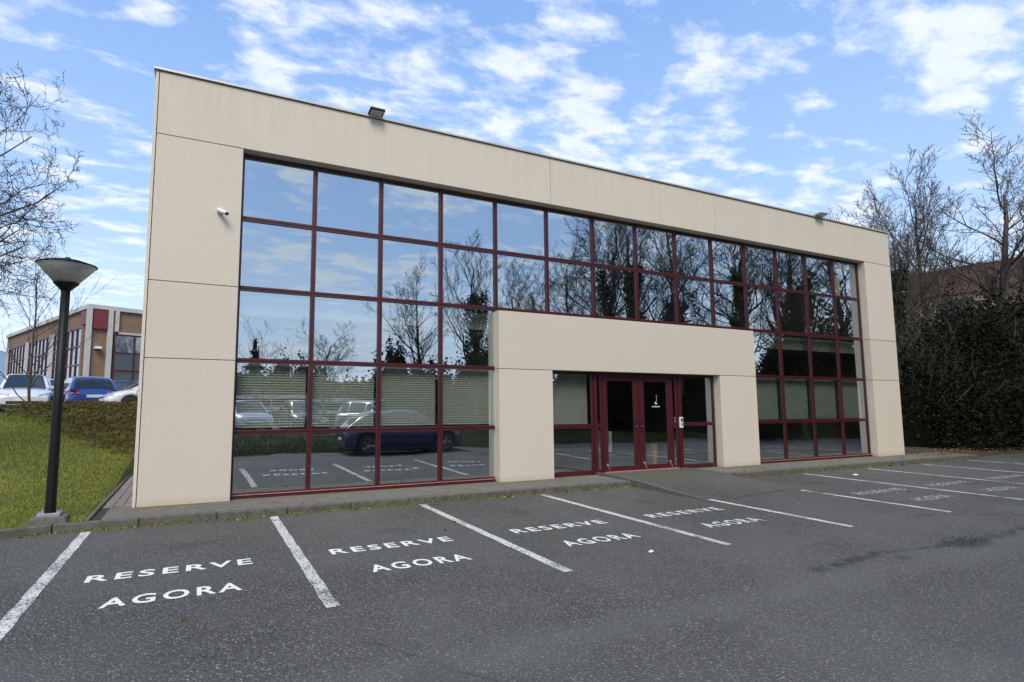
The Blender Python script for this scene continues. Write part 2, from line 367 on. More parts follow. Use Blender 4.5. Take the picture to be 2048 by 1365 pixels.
# ------------------------------------------------------------------ ground, roads, pavements
ZG = -0.1036
def grid(name, xs, ys, zf, material, smooth=True):
    X, Y = np.meshgrid(xs, ys); Z = zf(X, Y); V = np.stack([X, Y, Z], -1).reshape(-1, 3)
    nx, ny = len(xs), len(ys); i = np.arange(nx-1); j = np.arange(ny-1); I, J = np.meshgrid(i, j); a = (J*nx+I).ravel()
    F = np.stack([a, a+1, a+nx+1, a+nx], 1)
    return tag(link(name, fastmesh(name, V, F, material, smooth)), kind='structure')
def lotz(X, Y):
    return np.interp(-np.asarray(Y, float), [-30, 5.3, 8.5, 10.6, 30], [ZG, ZG, -.255, -.30, -.30])
g = grid('ground', np.linspace(-2500, 2500, 9), np.linspace(-2500, 3500, 9), lambda X, Y: X*0-.52, M['bank'])
car_park = grid('car_park', np.linspace(-42, 33.5, 40), np.concatenate([np.linspace(-10.6, -5.2, 12), np.linspace(-5, -.7, 6)]), lotz, M['asphalt'])
LX = [0.457, 2.836, 5.234, 7.650, 10.078, 12.619, 15.186, 17.79, 20.36, 22.95]
for i, x in enumerate(LX):
    y0 = -2.68 if i in (4, 5) else (-1.02 if i < 4 else -1.12); y1 = -5.0-.03*(i % 3)
    n = 14; mb = MB()
    for k in range(n+1):
        y = y0+(y1-y0)*k/n; j = .006*math.sin(k*2.7+i)
        mb.v += [(x-.058+j, y, ZG+.004), (x+.058+j, y, ZG+.004)]
    for k in range(n): mb.f.append((2*k+2, 2*k+3, 2*k+1, 2*k))
    mb.build('bay_line', M['line'], car_park)
def word(txt, x0, yb, width, cap, z, parent, material, label=None):
    cu = bpy.data.curves.new('word', 'FONT'); cu.body = txt; cu.size = 1; cu.offset = .022; cu.space_character = 1.28; cu.resolution_u = 3
    o = bpy.data.objects.new('tmp', cu); col.objects.link(o); bpy.context.view_layer.update()
    me = bpy.data.meshes.new_from_object(o); bpy.data.objects.remove(o)
    n = len(me.vertices); a = np.empty(n*3, np.float32); me.vertices.foreach_get('co', a); a = a.reshape(-1, 3)
    lo, hi = a.min(0), a.max(0)
    a[:, 0] = x0+(a[:, 0]-lo[0])/(hi[0]-lo[0])*width; a[:, 1] = yb+(a[:, 1]-lo[1])/(hi[1]-lo[1])*cap; a[:, 2] = z
    me.vertices.foreach_set('co', a.ravel()); me.update(); me.materials.clear(); me.materials.append(material)
    q = link('painted_word', me, parent)
    if label: q['label'] = label
for i in (0, 1, 2, 3, 5, 6, 7, 8):
    x = LX[i]; dx = random.uniform(-.03, .03)
    fx, fy = (.12, -.10) if i > 4 else (0, -.03)
    word('RESERVE', x+.37+dx+fx, -3.42+fy, 1.52, .23, ZG+.0045, car_park, M['letter'], 'white word RESERVE painted in a parking bay')
    word('AGORA', x+.60+dx+fx, -4.24+fy, 1.13, .25, ZG+.0045, car_park, M['letter'], 'white word AGORA painted below RESERVE')
# crumbs lying on the broken-up patch
tag(link('loose_tar_crumbs', fastmesh('loose_tar_crumbs', *leaves(np.stack([rng.normal(10.6, .28, 260), rng.normal(-6.06, .10, 260), np.full(260, ZG+.006)], 1), .016, .9, .8), M['dark']), car_park), kind='stuff')

# paved strip in front of and beside the building
pv = bx('pavement', .58, 9.94, -.80, .2, -.25, 0.0, M['pave']); tag(pv, kind='structure')
pv2 = bx('pavement', 12.78, 24.0, -.80, .2, -.25, 0.0, M['pave']); tag(pv2, kind='structure')
side = bx('path', .46, .875, .2, 12.2, -.25, -.012, M['gap']); tag(side, kind='structure')
bx('path_bed', .46, .58, -.80, .2, -.25, -.012, M['gap'], side)
pm = MB().box(0, .128, 0, .196, -.06, 0).mesh('paver', M['paver'], bevel=.004)
for j in range(63):
    for i in range(3):
        if j < 5 and i > 0: pass
        x = .464+i*.136; y = -.79+j*.203+(.07 if i % 2 else 0)
        if y < .2 and x > .45: 
            if x+.128 > .58: continue
        link('paver', pm, side, (x, y, random.uniform(-.004, .004)), (0, 0, random.uniform(-.01, .01)))
# kerbs
kerb = tag(bpy.data.objects.new('kerb', None), kind='structure'); col.objects.link(kerb)
km = MB().box(0, .992, 0, .11, -.3, .006).mesh('kerb_stone', M['kerb'], bevel=.014)
for i in range(24):
    x = .06+i
    if 9.4 < x < 9.9 or 9.95 < x+.5 < 12.7: continue
    link('kerb_stone', km, kerb, (x, -.905+random.uniform(-.006, .006), random.uniform(-.006, .003)))
x, y = .05, -.90
for i in range(7):
    a = R(180+min(30, 14+5*i)); nx_, ny_ = x+math.cos(a), y+math.sin(a)
    link('kerb_stone', km, kerb, (nx_+.01, ny_, 0), (0, 0, a-math.pi)); x, y = nx_, ny_
em = MB().box(0, .055, 0, .985, -.2, .022).mesh('edging_stone', M['plinth'], bevel=.006)
for i in range(13): link('edging_stone', em, kerb, (.39, -.79+i*.995, 0))
# ramp to the entrance
mb = MB(); xa, xb, ya, yb_ = 10.0, 12.72, .19, -2.68
def ramp_strip(mb, xa, xb, dz):
    pr_ = [(ya, .03), (-.5, .035), (-1.2, .0), (-1.9, -.055), (yb_, ZG+.003)]
    for y_, z_ in pr_: mb.v += [(xa, y_, z_+dz), (xb, y_, z_+dz), (xa, y_, -.3), (xb, y_, -.3)]
    for k in range(4):
        a = 4*k; mb.f += [(a+4, a+5, a+1, a), (a, a+2, a+6, a+4), (a+1, a+5, a+7, a+3)]
    mb.f += [(0, 1, 3, 2), (16, 18, 19, 17)]
ramp_strip(mb, xa, xb, 0)
ramp = tag(mb.build('entrance_ramp', M['asphalt']), kind='structure')
mb = MB(); ramp_strip(mb, 9.915, 9.995, .02)
mb.build('ramp_edging', M['plinth'], ramp)

# lawn on the left, rising to the upper car park
def cover_mask(X, Y):
    xe = np.interp(Y, [3.5, 5.5, 7.2, 10.5, 13.6], [.6, .0, -1.2, -2.8, -4.6])
    return np.clip((X-xe)*1.1, 0, 1)*np.clip((Y-4.6)/1.6, 0, 1)*np.clip((14.3-Y)/.7, 0, 1)
def lawnz(X, Y):
    s = np.clip((Y-1.5)/12.0, 0, 1); z = 1.17*(s*s*(3-2*s))*.5+1.17*s*.5
    z = z+.03*noise2(X, Y, .8)*np.clip(Y/3, 0, 1)
    z = z+.20*cover_mask(X, Y)*np.clip((Y-6)/6, 0, 1)
    return np.where(X > .384, -.3, z-.01)
lawn = grid('lawn', np.concatenate([np.linspace(-45, -8, 20), np.linspace(-7.6, .383, 46), [.386]]), np.linspace(-.80, 14.4, 62), lawnz, M['lawn'])
lf = grid('lawn', np.linspace(-20, -.5, 12), np.linspace(-2.2, -.80, 4), lambda X, Y: X*0-.012, M['lawn'])
lf.hide_render = False
# trim: the strip in front of the lawn follows the curved kerb
V = []; xs = np.linspace(-20, .05, 30)
bpy.data.objects.remove(lf)
yk = lambda x: -.80-np.clip(.05-x, 0, 30)*.30-np.clip(-.9-x, 0, 30)*.16
V = np.array([(x, y, -.012) for x in xs for y in (yk(x)+.02, -.79)]); F = np.array([(2*i, 2*i+2, 2*i+3, 2*i+1) for i in range(len(xs)-1)])
tag(link('lawn_edge', fastmesh('lawn_edge', V, F, M['lawn'])), kind='structure')
def blades(n, xr, yr, zf, h, wd, keep=None):
    x = rng.uniform(*xr, n); y = yr[0]+(yr[1]-yr[0])*rng.uniform(0, 1, n)**1.35
    if keep is not None: k = keep(x, y); x, y = x[k], y[k]; n = len(x)
    z = zf(x, y); a = rng.uniform(0, 2*np.pi, n); hh = h*rng.uniform(.5, 1.3, n); ww = wd*(1+(y-yr[0])*.10)
    lean = rng.normal(0, .55, (n, 2))*hh[:, None]
    B = np.stack([x, y, z-.005], 1); D = np.stack([np.cos(a)*ww, np.sin(a)*ww, a*0], 1)
    V = np.stack([B-D, B+D, B+np.stack([lean[:, 0], lean[:, 1], hh], 1)], 1).reshape(-1, 3)
    return V, np.arange(3*n).reshape(n, 3)
V, F = blades(150000, (-7.5, .38), (-1.2, 13.6), lambda x, y: np.where(y > -.8, lawnz(x, y), -.012), .050, .0045,
              lambda x, y: (cover_mask(x, y) < .5) & (y > yk(x)+.03) & (x < .38) & ((x < .04) | (y > -.78)))
tag(link('grass', fastmesh('grass', V, F, M['grass'])), 'short mossy green lawn grass beside the lamp post', 'grass', kind='stuff')
# brown-green ground cover on the mound
n = 60000; x = rng.uniform(-5.2, .85, n); y = rng.uniform(4.4, 14.2, n); k = rng.uniform(0, 1, n) < cover_mask(x, y); x, y = x[k], y[k]
hh = .10+.17*np.clip((y-6)/6, 0, 1)+.14*noise2(x, y, 2.2)
z = lawnz(x, y)+np.maximum(hh, .05)*rng.uniform(0, 1, len(x))**.5
V, F = leaves(np.stack([x, y, z], 1), .15, .13, .35)
tag(link('ground_cover', fastmesh('ground_cover', V, F, M['cover'])), 'low brown and olive creeping shrubs covering the mound below the parked cars', 'ground cover', kind='stuff')
up_lot = bx('upper_car_park', -90, 90, 14.35, 140, -.4, 1.20, M['asphalt']); tag(up_lot, kind='structure')
es = grid('planting_bed', np.linspace(21.9, 70, 20), np.linspace(-.78, 14.3, 12), lambda X, Y: np.where(Y < -.7, -.16, -.03+.03*noise2(X, Y, 2)+np.clip((Y-1)/13, 0, 1)*1.08), M['soil'])
# bank behind the photographer
def bankz(X, Y):
    return np.interp(-Y, [10.4, 10.8, 15, 40], [-.33, -.24, .15, .15])+.04*noise2(X, Y, .6)
bank = grid('grass_bank', np.linspace(-45, 60, 70), np.linspace(-15.2, -10.45, 12), bankz, M['bank'])
V, F = blades(60000, (-6, 26), (-10.6, -15), lambda x, y: bankz(x, y), .11, .011)
tag(link('bank_grass', fastmesh('bank_grass', V, F, M['grassdull'])), 'dull winter grass on the bank mirrored in the lower windows', 'grass', kind='stuff')
back_lot = bx('back_car_park', -60, 70, -26, -15.1, -.5, .12, M['asphalt']); tag(back_lot, kind='structure')
tag(link('hills', fastmesh('hills', [(-1500+60*i, 2900, 0 if k == 0 else 150+170*abs(math.sin(i*.21+1.2))+40*math.sin(i*.9)+28*math.sin(i*2.3)) for i in range(56) for k in (0, 1)] + [(-1500+60*i, 3300, -5) for i in range(56)],
    [(2*i, 2*i+2, 2*i+3, 2*i+1) for i in range(55)]+[(2*i+1, 2*i+3, 112+i+1, 112+i) for i in range(55)], M['hill'], True)), kind='structure')

# ------------------------------------------------------------------ the office building
bld = thing('office_building', (.876, 0, 0), 'two storey beige panelled office building with dark red window grid and reflective glass', 'building')
OX = .876
def P(name, *a, **k):
    o = bx(name, a[0]-OX, a[1]-OX, *a[2:6], a[6], bld, k.get('bevel', 0))
    if 'label' in k: o['label'] = k['label']
    return o
XL, XR, XA, XB = .876, 21.868, 2.275, 20.457
J1, J2, J3, ZT = 6.006, 3.560, 2.309, 7.085
W1, W2 = 0.0, 0.33
G = .005
def panel(x0, x1, z0, z1, y1=W2, lab=None):
    return P('wall_panel', x0+G, x1-G, W1, y1, z0+(G if z0 > 0 else 0), z1-G, M['stucco'], bevel=.006)
for a, b in ((.93, 8.70), (8.70, 13.90), (13.90, XR)): panel(a, b, J1, ZT)
for z0, z1 in ((0, J3), (J3, J2), (J2, J1)):
    panel(.93, XA, z0, z1); panel(XB, XR, z0, z1)
panel(7.338, 15.169, J3, J2-.03)
for a, b in ((7.338, 8.672), (13.80, 15.169)): panel(a, b, 0, J3)
# backing behind the joints, side and rear walls, roof
for a in ((.94, 2.26, .05, .30, .01, 7.0), (20.47, 21.85, .05, .30, .01, 7.0), (.94, 21.85, .05, .30, 6.02, 7.0), (7.35, 15.15, .05, .30, 2.32, 3.50), (7.35, 8.65, .05, .3, .01, 2.35), (13.82, 15.15, .05, .3, .01, 2.35)):
    P('joint_backing', a[0], a[1], a[2], a[3], a[4], a[5], M['gap'])
P('side_wall', XL, .922, .004, 12.0, 0, 7.085, M['stucco_trim'])
P('side_wall', XR-.30, XR-.006, .34, 12.0, 0, 7.085, M['stucco'])
P('rear_wall', .924, XR-.31, 11.7, 12.0, 0, 7.085, M['stucco'])
P('roof', .924, XR-.31, .34, 11.69, 6.75, 6.9, M['galv'])
cp = M['coping']
P('coping', XL-.03, XR+.03, -.035, .36, 7.092, 7.125, cp); P('coping', XL-.03, XL+.30, .362, 12.03, 7.092, 7.125, cp); P('coping', XR-.32, XR+.03, .362, 12.03, 7.092, 7.125, cp)
P('shadow_gap', XL+.01, XR-.01, .012, .30, 7.04, 7.090, M['gap'])
# interior shell
P('floor_slab', .93, XR-.31, .33, 11.69, -.2, -.01, M['interior_dark'])
P('upper_floor', .93, XR-.31, .42, 11.69, 3.15, 3.50, M['interior'])
P('ceiling', .93, XR-.31, .345, 11.69, 6.40, 6.5, M['interior'])
for x in (7.6, 14.9): P('inner_wall', x, x+.12, .45, 11.6, 0, 3.14, M['interior'])
P('inner_wall', .93, XR-.32, 6.2, 6.3, 0, 3.14, M['interior']); P('inner_wall', .93, XR-.32, 6.6, 6.7, 3.51, 6.39, M['interior'])

MX = [2.275, 3.558, 4.839, 6.118, 7.397, 8.715, 10.013, 11.331, 12.641, 13.947, 15.230, 16.546, 17.856, 19.185, 20.457]
ZR = [.0, 1.098, 2.327, 3.587, 4.830, 5.995]
FY0, FY1 = .200, .262
def window(x0, x1, z0, z1, lo=.042, blind=None):
    """a framed pane: window > pane, blind"""
    t = .034
    mb = MB()
    mb.box(x0, x0+t, FY0, FY1, z0, z1); mb.box(x1-t, x1, FY0, FY1, z0, z1)
    mb.box(x0+t, x1-t, FY0+.001, FY1, z0, z0+lo); mb.box(x0+t, x1-t, FY0+.001, FY1, z1-t, z1)
    mb.v = [(a-OX, b, c) for a, b, c in mb.v]
    wo_ = mb.build('window', M['red'], bld)
    cx, cz = (x0+x1)/2-OX, (z0+z1)/2
    hw, hh = (x1-x0)/2-t+.004, (z1-z0-t-lo)/2+.004; czz = (z0+lo+z1-t)/2
    gm = MB().box(-hw, hw, -.004, .004, -hh, hh).mesh('pane', M['glass']); gm.materials.append(M['clear'])
    for p in gm.polygons: p.material_index = 0 if p.normal.y < -.9 else 1
    link('pane', gm, wo_, (cx, FY0+.036, czz), (R(random.gauss(0, .12)), 0, R(random.gauss(0, .14))))
    if blind == 'slats':
        mb = MB(); z = z1-.07; y = .36
        while z > z0+.06:
            n = len(mb.v); a, b = x0+.05-OX, x1-.05-OX
            mb.v += [(a, y-.016, z-.020), (b, y-.016, z-.020), (b, y+.016, z+.020), (a, y+.016, z+.020)]
            mb.f.append((n, n+1, n+2, n+3)); z -= .046
        mb.box(x0+.05-OX, x1-.05-OX, y-.015, y+.015, z1-.06, z1-.02)
        b = mb.build('venetian_blind', M['blind'], wo_); b['kind'] = 'stuff'
    elif blind == 'roller':
        MB().box(x0+.03-OX, x1-.03-OX, .36, .365, z0+.05, z1-.02).build('roller_blind', M['roller'], wo_)
    return wo_
g2 = .007
for c in range(14):
    for r_ in range(5):
        if r_ <= 2 and 4 <= c <= 9: continue
        z0, z1 = ZR[r_], ZR[r_+1]
        bl = ('slats' if c < 4 else 'roller') if r_ == 1 else None
        x0 = MX[c]+g2; x1 = MX[c+1]-g2
        window(x0, x1, z0+(.03 if r_ == 0 else g2), z1-g2, .060 if r_ == 0 else .036, bl)
# mullions and transoms that carry the frames
def strip(name, x0, x1, z0, z1): P(name, x0, x1, .214, .30, z0, z1, M['red'])
for i, x in enumerate(MX):
    z0 = 3.60 if 4 < i < 10 else 0.0
    if i in (4, 10): 
        strip('mullion', x-g2 if i == 4 else x-.02, x+g2 if i == 4 else x+g2, 3.59, J1-.01); strip('mullion', x-.045 if i == 4 else x-.06, x-.0075 if i == 4 else x+g2, 0, 3.58); continue
    strip('mullion', x-g2+.0005, x+g2-.0005, z0, J1-.01)
for z in ZR[1:5]:
    if z > 3.5: P('transom', XA+.01, XB-.01, .216, .299, z-g2+.0005, z+g2-.0005, M['red'])
    else:
        P('transom', XA+.01, 7.33, .216, .299, z-g2+.0005, z+g2-.0005, M['red']); P('transom', 15.18, XB-.01, .216, .299, z-g2+.0005, z+g2-.0005, M['red'])
for a, b in ((XA+.005, 7.33), (15.175, XB-.005)):
    P('sill', a, b, .165, .21, 0.001, .055, M['red']); P('sill_flashing', a, b, .15, .21, .056, .062, M['redlight'])
P('sill', 7.34, 15.16, .17, .30, 3.532, 3.575, M['red'])

# entrance
ds = 2.285
window(8.68, 9.905, 1.085, ds, .042, 'slats'); window(8.68, 9.905, .02, 1.075, .08)
P('door_post', 9.912, 9.985, .185, .30, 0, ds, M['red'])
window(9.99, 10.165, 1.085, ds); window(9.99, 10.165, .02, 1.075, .08)
def door(x0, x1, sl, sr):
    mb = MB(); y0, y1 = .19, .245
    mb.box(x0, x0+sl, y0, y1, .05, 2.20); mb.box(x1-sr, x1, y0, y1, .05, 2.20)
    mb.box(x0+sl, x1-sr, y0+.001, y1, .05, .15); mb.box(x0+sl, x1-sr, y0+.001, y1, 2.12, 2.20)
    mb.v = [(a-OX, b, c) for a, b, c in mb.v]; d = mb.build('door', M['red'], bld)
    MB().box(x0+sl-.004-OX, x1-sr+.004-OX, .214, .222, .146, 2.124).build('pane', M['glass'], d); pn = d.children[-1].data if d.children else None
    pn.materials.append(M['clear'])
    for p in pn.polygons: p.material_index = 0 if p.normal.y < -.9 else 1
    return d
d1 = door(10.172, 11.235, .13, .13); d2 = door(11.245, 12.305, .17, .14)
P('door_header', 10.172, 12.305, .20, .30, 2.207, ds+.01, M['red'])
P('threshold', 10.172, 12.42, .12, .30, .031, .047, M['redlight'])
for d, x in ((d1, 11.17), (d2, 11.33)):
    MB().tube((x-OX, .15, .95), (x-OX, .15, 1.25), .012).tube((x-OX, .15, .97), (x-OX, .19, .97), .01).tube((x-OX, .15, 1.23), (x-OX, .19, 1.23), .01).build('handle', M['red'], d)
    MB().tube((x-OX, .175, 1.06), (x-OX, .19, 1.06), .018, n=12).build('lock', M['galv'], d)
for x in (10.26, 11.36, 12.18):
    MB().tube((x-OX, .17, .20), (x-OX, .19, .20), .03, n=10).tube((x-OX, .17, .16), (x+.06-OX, .17, .07), .012).build('floor_bolt', M['redlight'], bld)
window(12.315, 12.515, 1.085, ds); window(12.315, 12.515, .02, 1.075, .08)
P('door_post', 12.522, 12.615, .185, .30, 0, ds, M['red'])
window(12.62, 13.795, 1.085, ds); window(12.62, 13.795, .02, 1.075, .08)
# decal on the right door: small logo shape and an illegible line of marks
mb = MB(); yy = .2095; cx = 11.80
def rect(x0, x1, z0, z1):
    n = len(mb.v); mb.v.extend([(x0-OX, yy, z0), (x1-OX, yy, z0), (x1-OX, yy, z1), (x0-OX, yy, z1)]); mb.f.append((n, n+1, n+2, n+3))
rect(cx-.03, cx+.06, 1.585, 1.625); rect(cx-.035, cx-.01, 1.60, 1.66); rect(cx+.045, cx+.053, 1.66, 1.86); rect(cx-.01, cx+.02, 1.625, 1.64)
xx = cx-.15
for wd in (.035, .02, .03, .012, .03, .03, .02, .03, .012, .03): rect(xx, xx+wd*.8, 1.49+random.uniform(0, .008), 1.52+random.uniform(0, .012)); xx += wd+.008
mb.v = [(cx-OX+(a-cx+OX)*.72, b_, 1.55+(c_-1.55)*.8) for a, b_, c_ in mb.v]; mb.build('door_decal', M['white'], d2)

# things on and in the building
def intercom():
    o = thing('intercom', (12.565, .185, 1.02), 'white intercom box on the red post right of the entrance doors', 'intercom')
    MB().box(-.05, .05, -.045, 0, -.02, .24).build('case', M['white'], o, bevel=.006)
    MB().box(-.03, .03, -.050, -.0455, .03, .10).build('keypad', M['galv'], o)
    MB().box(-.03, .03, -.050, -.0455, .13, .21).build('speaker_grille', M['dark'], o)
intercom()
def cctv():
    o = thing('security_camera', (1.93, 0, 4.83), 'white bullet security camera on the upper left wall pillar', 'camera'); o.scale = (.82, .82, .82)
    MB().tube((0, 0, 0), (0, -.035, 0), .062, .055, 18).build('mount', M['white'], o, True)
    MB().tube((0, -.03, 0), (.03, -.10, -.02), .018, n=10).build('arm', M['white'], o, True)
    MB().tube((-.03, -.055, .02), (.13, -.20, -.09), .040, .042, 16).build('housing', M['white'], o, True)
    MB().tube((.125, -.196, -.087), (.145, -.214, -.101), .036, .034, 16).build('lens', M['dark'], o, True)
    mb = MB(); mb.tube((-.03, -.055, .026), (.16, -.228, -.105), .046, .048, 16); mb.v = [(a, b, c+.004) if c > -2 else (a, b, c) for a, b, c in mb.v]
cctv()
def flood(x, label, dark=True, s=1.0):
    o = thing('floodlight', (x, -.02, 7.125), label, 'floodlight', 'floodlights along the roof edge')
    a = R(-10)
    mb = MB().box(-.145*s, .145*s, -.15, .06, 0, .05)
    mb.v = [(p, q*math.cos(a)-r*math.sin(a)-.05, q*math.sin(a)+r*math.cos(a)+.005) for p, q, r in mb.v]
    mb.build('housing', M['blackmetal'] if dark else M['galv'], o, bevel=.008)
    mb = MB().box(-.12*s, .12*s, -.13, .04, -.006, -.001)
    mb.v = [(p, q*math.cos(a)-r*math.sin(a)-.05, q*math.sin(a)+r*math.cos(a)+.005) for p, q, r in mb.v]
    mb.build('lamp_glass', M['diffuser'], o)
    MB().tube((-.1*s, .12, 0), (-.1*s, 0, .06), .012).tube((.1*s, .12, 0), (.1*s, 0, .06), .012).build('bracket', M['blackmetal'], o)
flood(4.62, 'black rectangular floodlight on the roof edge above the left windows')
flood(18.25, 'grey slim floodlight on the roof edge near the right end', False, 1.25)
o = thing('roof_sensor', (11.63, 0.05, 7.125), 'small white dome sensor on the middle of the roof edge', 'sensor')
MB().lathe([(.07, 0), (.07, .03), (.055, .07), (.02, .09)], 16).build('dome', M['white'], o, True); MB().box(-.05, .05, -.05, .05, -.0, .012).build('base', M['galv'], o)
o = thing('cardboard_box', (11.95, .52, .0), 'brown cardboard box standing behind the right entrance door', 'box')
MB().box(-.09, .09, -.08, .08, 0, .60).build('carton', M['card'], o, bevel=.004); MB().box(-.008, .008, -.082, -.0805, .05, .55).build('tape', M['paper'], o)
o = thing('chair', (10.62, .9, 0), 'pale grey visitor chair inside left of the entrance doors', 'chair')
MB().box(-.22, .22, -.22, .22, .42, .47).build('seat', M['white'], o, bevel=.01); MB().box(.15, .22, -.22, .22, .47, .92).build('backrest', M['white'], o, bevel=.01)
for a in (-.19, .19):
    for b in (-.19, .19): MB().tube((a, b, 0), (a, b, .42), .013).build('leg', M['galv'], o)
o = thing('paper_notice', (19.46, .30, 5.25), 'cream paper notice stuck inside the last upper window', 'notice')
MB().box(-.17, .17, 0, .002, -.36, .30).build('sheet', M['paper'], o)
for x, z, lb in ((14.6, 5.72, 'round white globe lamp hanging behind the upper windows right of the middle'), (12.0, 5.5, 'dim white globe lamp hanging further inside the upper floor')):
    o = thing('globe_lamp', (x, 1.2 if x > 13 else 2.2, z), lb, 'lamp', 'globe lamps on the upper floor')
    n = 9; MB().lathe([(.17*math.sin(math.pi*(k+.02)/n), -.17*math.cos(math.pi*(k+.02)/n)) for k in range(n+1)], 16).build('globe', M['white'], o, True)
    MB().tube((0, 0, .16), (0, 0, 6.39-z), .008).build('cord', M['dark'], o)

# ------------------------------------------------------------------ lamp post
lp = thing('lamp_post', (-.03, -.63, .0), 'black lamp post with wide inverted cone bowl on the lawn corner', 'lamp post')
mb = MB(); mb.v = [(-.24, -.17, -.1), (.24, -.17, -.1), (.24, .17, -.1), (-.24, .17, -.1), (-.20, -.14, .075), (.20, -.14, .075), (.20, .14, .075), (-.20, .14, .075)]
mb.f = [(0, 3, 2, 1), (4, 5, 6, 7), (0, 1, 5, 4), (1, 2, 6, 5), (2, 3, 7, 6), (3, 0, 4, 7)]
mb.build('plinth', M['plinth'], lp, bevel=.012)
MB().box(-.13, .13, -.11, .11, .077, .124).build('base_plate', M['galv'], lp, bevel=.003)
for a in (-.1, .1):
    for b in (-.08, .08): MB().tube((a, b, .124), (a, b, .155), .014, n=6).build('bolt', M['galv'], lp)
MB().lathe([(.070, .125), (.064, .2), (.060, 1.4), (.056, 3.17)], 20).build('pole', M['blackmetal'], lp, True)
MB().lathe([(.056, 3.17), (.080, 3.20), (.155, 3.275), (.158, 3.285)], 28).build('cup', M['blackmetal'], lp, True)
MB().lathe([(.150, 3.287), (.345, 3.52), (.350, 3.532)], 36).build('bowl', M['diffuser'], lp, True)
MB().lathe([(.352, 3.530), (.366, 3.535), (.366, 3.545), (.20, 3.60), (.03, 3.625), (.005, 3.627)], 36).build('cap', M['blackmetal'], lp, True)
MB().lathe([(.025, 3.62), (.045, 3.635), (.03, 3.655), (.005, 3.66)], 12).build('finial', M['blackmetal'], lp, True)

# ------------------------------------------------------------------ trees
def tree_data(seed, height, r0, nlimb=9, spread=.55, levels=4, twig_r=.006, limb_start=.3, droop=0.0, nb=(7, 6, 5), bare_top=True, wig=.16, lenf=(.55, .5, .45)):
    rn = random.Random(seed)
    T = {'trunk': ([], []), 'crown': ([], [])}
    def tube(path, rads, sides, key):
        V, F = T[key]; b = len(V)
        for i, p in enumerate(path):
            d = (path[min(i+1, len(path)-1)]-path[max(i-1, 0)]).normalized(); a = d.orthogonal().normalized(); c = d.cross(a)
            for k in range(sides):
                t = 2*math.pi*k/sides; V.append(tuple(p+(a*math.cos(t)+c*math.sin(t))*rads[i]))
        for i in range(len(path)-1):
            for k in range(sides):
                kk = (k+1) % sides; F.append((b+i*sides+k, b+i*sides+kk, b+(i+1)*sides+kk, b+(i+1)*sides+k))
    def grow(p, d, ln, r, lv):
        seg = (9, 7, 5, 4, 3)[lv]; path = [p.copy()]; rads = [r]; q = p.copy(); dd = d.copy()
        r_end = max(r*(.22 if lv < 3 else .35), twig_r*.45)
        for i in range(seg):
            dd = (dd+Vector((rn.gauss(0, wig*(.45 if lv == 0 else 1)), rn.gauss(0, wig*(.45 if lv == 0 else 1)), rn.gauss(0, wig*.7)+(.09 if lv > 0 else .25)-droop*lv*.06))).normalized()
            q = q+dd*ln/seg; path.append(q.copy()); rads.append(r+(r_end-r)*((i+1)/seg))
        tube(path, rads, (9, 6, 4, 3, 3)[lv], 'trunk' if lv < 2 else 'crown')
        if lv < levels:
            cnt = (nlimb,)+tuple(nb); cnt = cnt[lv]
            for j in range(cnt):
                f = (limb_start if lv == 0 else .22)+(1-(limb_start if lv == 0 else .22))*((j+.5+rn.uniform(-.4, .4))/cnt)
                x = min(f, .99)*seg; i = int(x); pp = path[i].lerp(path[i+1], x-i); rr = rads[i]+(rads[i+1]-rads[i])*(x-i)
                ax = (path[i+1]-path[i]).normalized(); o = ax.orthogonal().normalized(); o.rotate(Matrix.Rotation(rn.uniform(0, 6.28) if lv else j*2.4+rn.uniform(-.5, .5), 3, ax))
                ang = spread*rn.uniform(.75, 1.35)*(1.15 if lv > 0 else 1)
                nd = (ax*math.cos(ang)+o*math.sin(ang)).normalized()
                l2 = ln*lenf[min(lv, 2)]*rn.uniform(.65, 1.15)*(1.15-.55*f)
                grow(pp, nd, l2, max(rr*.62*(1 if lv else .8), twig_r), lv+1)
    grow(Vector((0, 0, -.3)), Vector((rn.gauss(0, .04), rn.gauss(0, .04), 1)).normalized(), height, r0, 0)
    return T
def tree_meshes(T, bark, twig=None):
    return {k: fastmesh('tree_'+k, np.array(V), np.array(F), bark if k == 'trunk' else (twig or bark), True) for k, (V, F) in T.items()}
def put_tree(name, meshes, loc, rz, sc, label, cat='tree', group=None):
    o = thing(name, loc, label, cat, group, rz); o.scale = sc if isinstance(sc, tuple) else (sc, sc, sc)
    for k, me in meshes.items(): link(k, me, o)
    return o
def ivy_mesh(T, n, size, hmax, spreadr=.30):
    V = np.array(T['trunk'][0]); V = V[(V[:, 2] < hmax)]
    idx = rng.integers(0, len(V), n); j = rng.integers(-9, 10, n); b = V[np.clip(idx+j, 0, len(V)-1)]
    ok = np.linalg.norm(b-V[idx], axis=1) < 1.6
    t = rng.uniform(0, 1, (n, 1)); C = (V[idx]*(1-t)+b*t)[ok]
    C = C+rng.normal(0, spreadr*.55, C.shape)
    k = np.linalg.norm(C[:, :2], axis=1) < .05*C[:, 2]+.42; C = C[k]
    return fastmesh('ivy', *leaves(C, size, .8), M['ivy'])
A = tree_data(3, 12.5, .24, 15, .60, 4, .010, .24, 0, (8, 6, 5), wig=.15, lenf=(.52, .52, .5))
mA = tree_meshes(A, M['bark'])
B = tree_data(11, 11.0, .20, 15, .52, 4, .010, .2, 0, (7, 6, 5), wig=.17, lenf=(.5, .5, .5))
mB = tree_meshes(B, M['bark'])
Cc = tree_data(23, 8.0, .13, 17, .85, 4, .0065, .22, .3, (8, 7, 5), wig=.24)
mC = tree_meshes(Cc, M['bark_dark'])
mAi = dict(mA); mAi['ivy'] = ivy_mesh(A, 9000, .15, 9.5, .26)
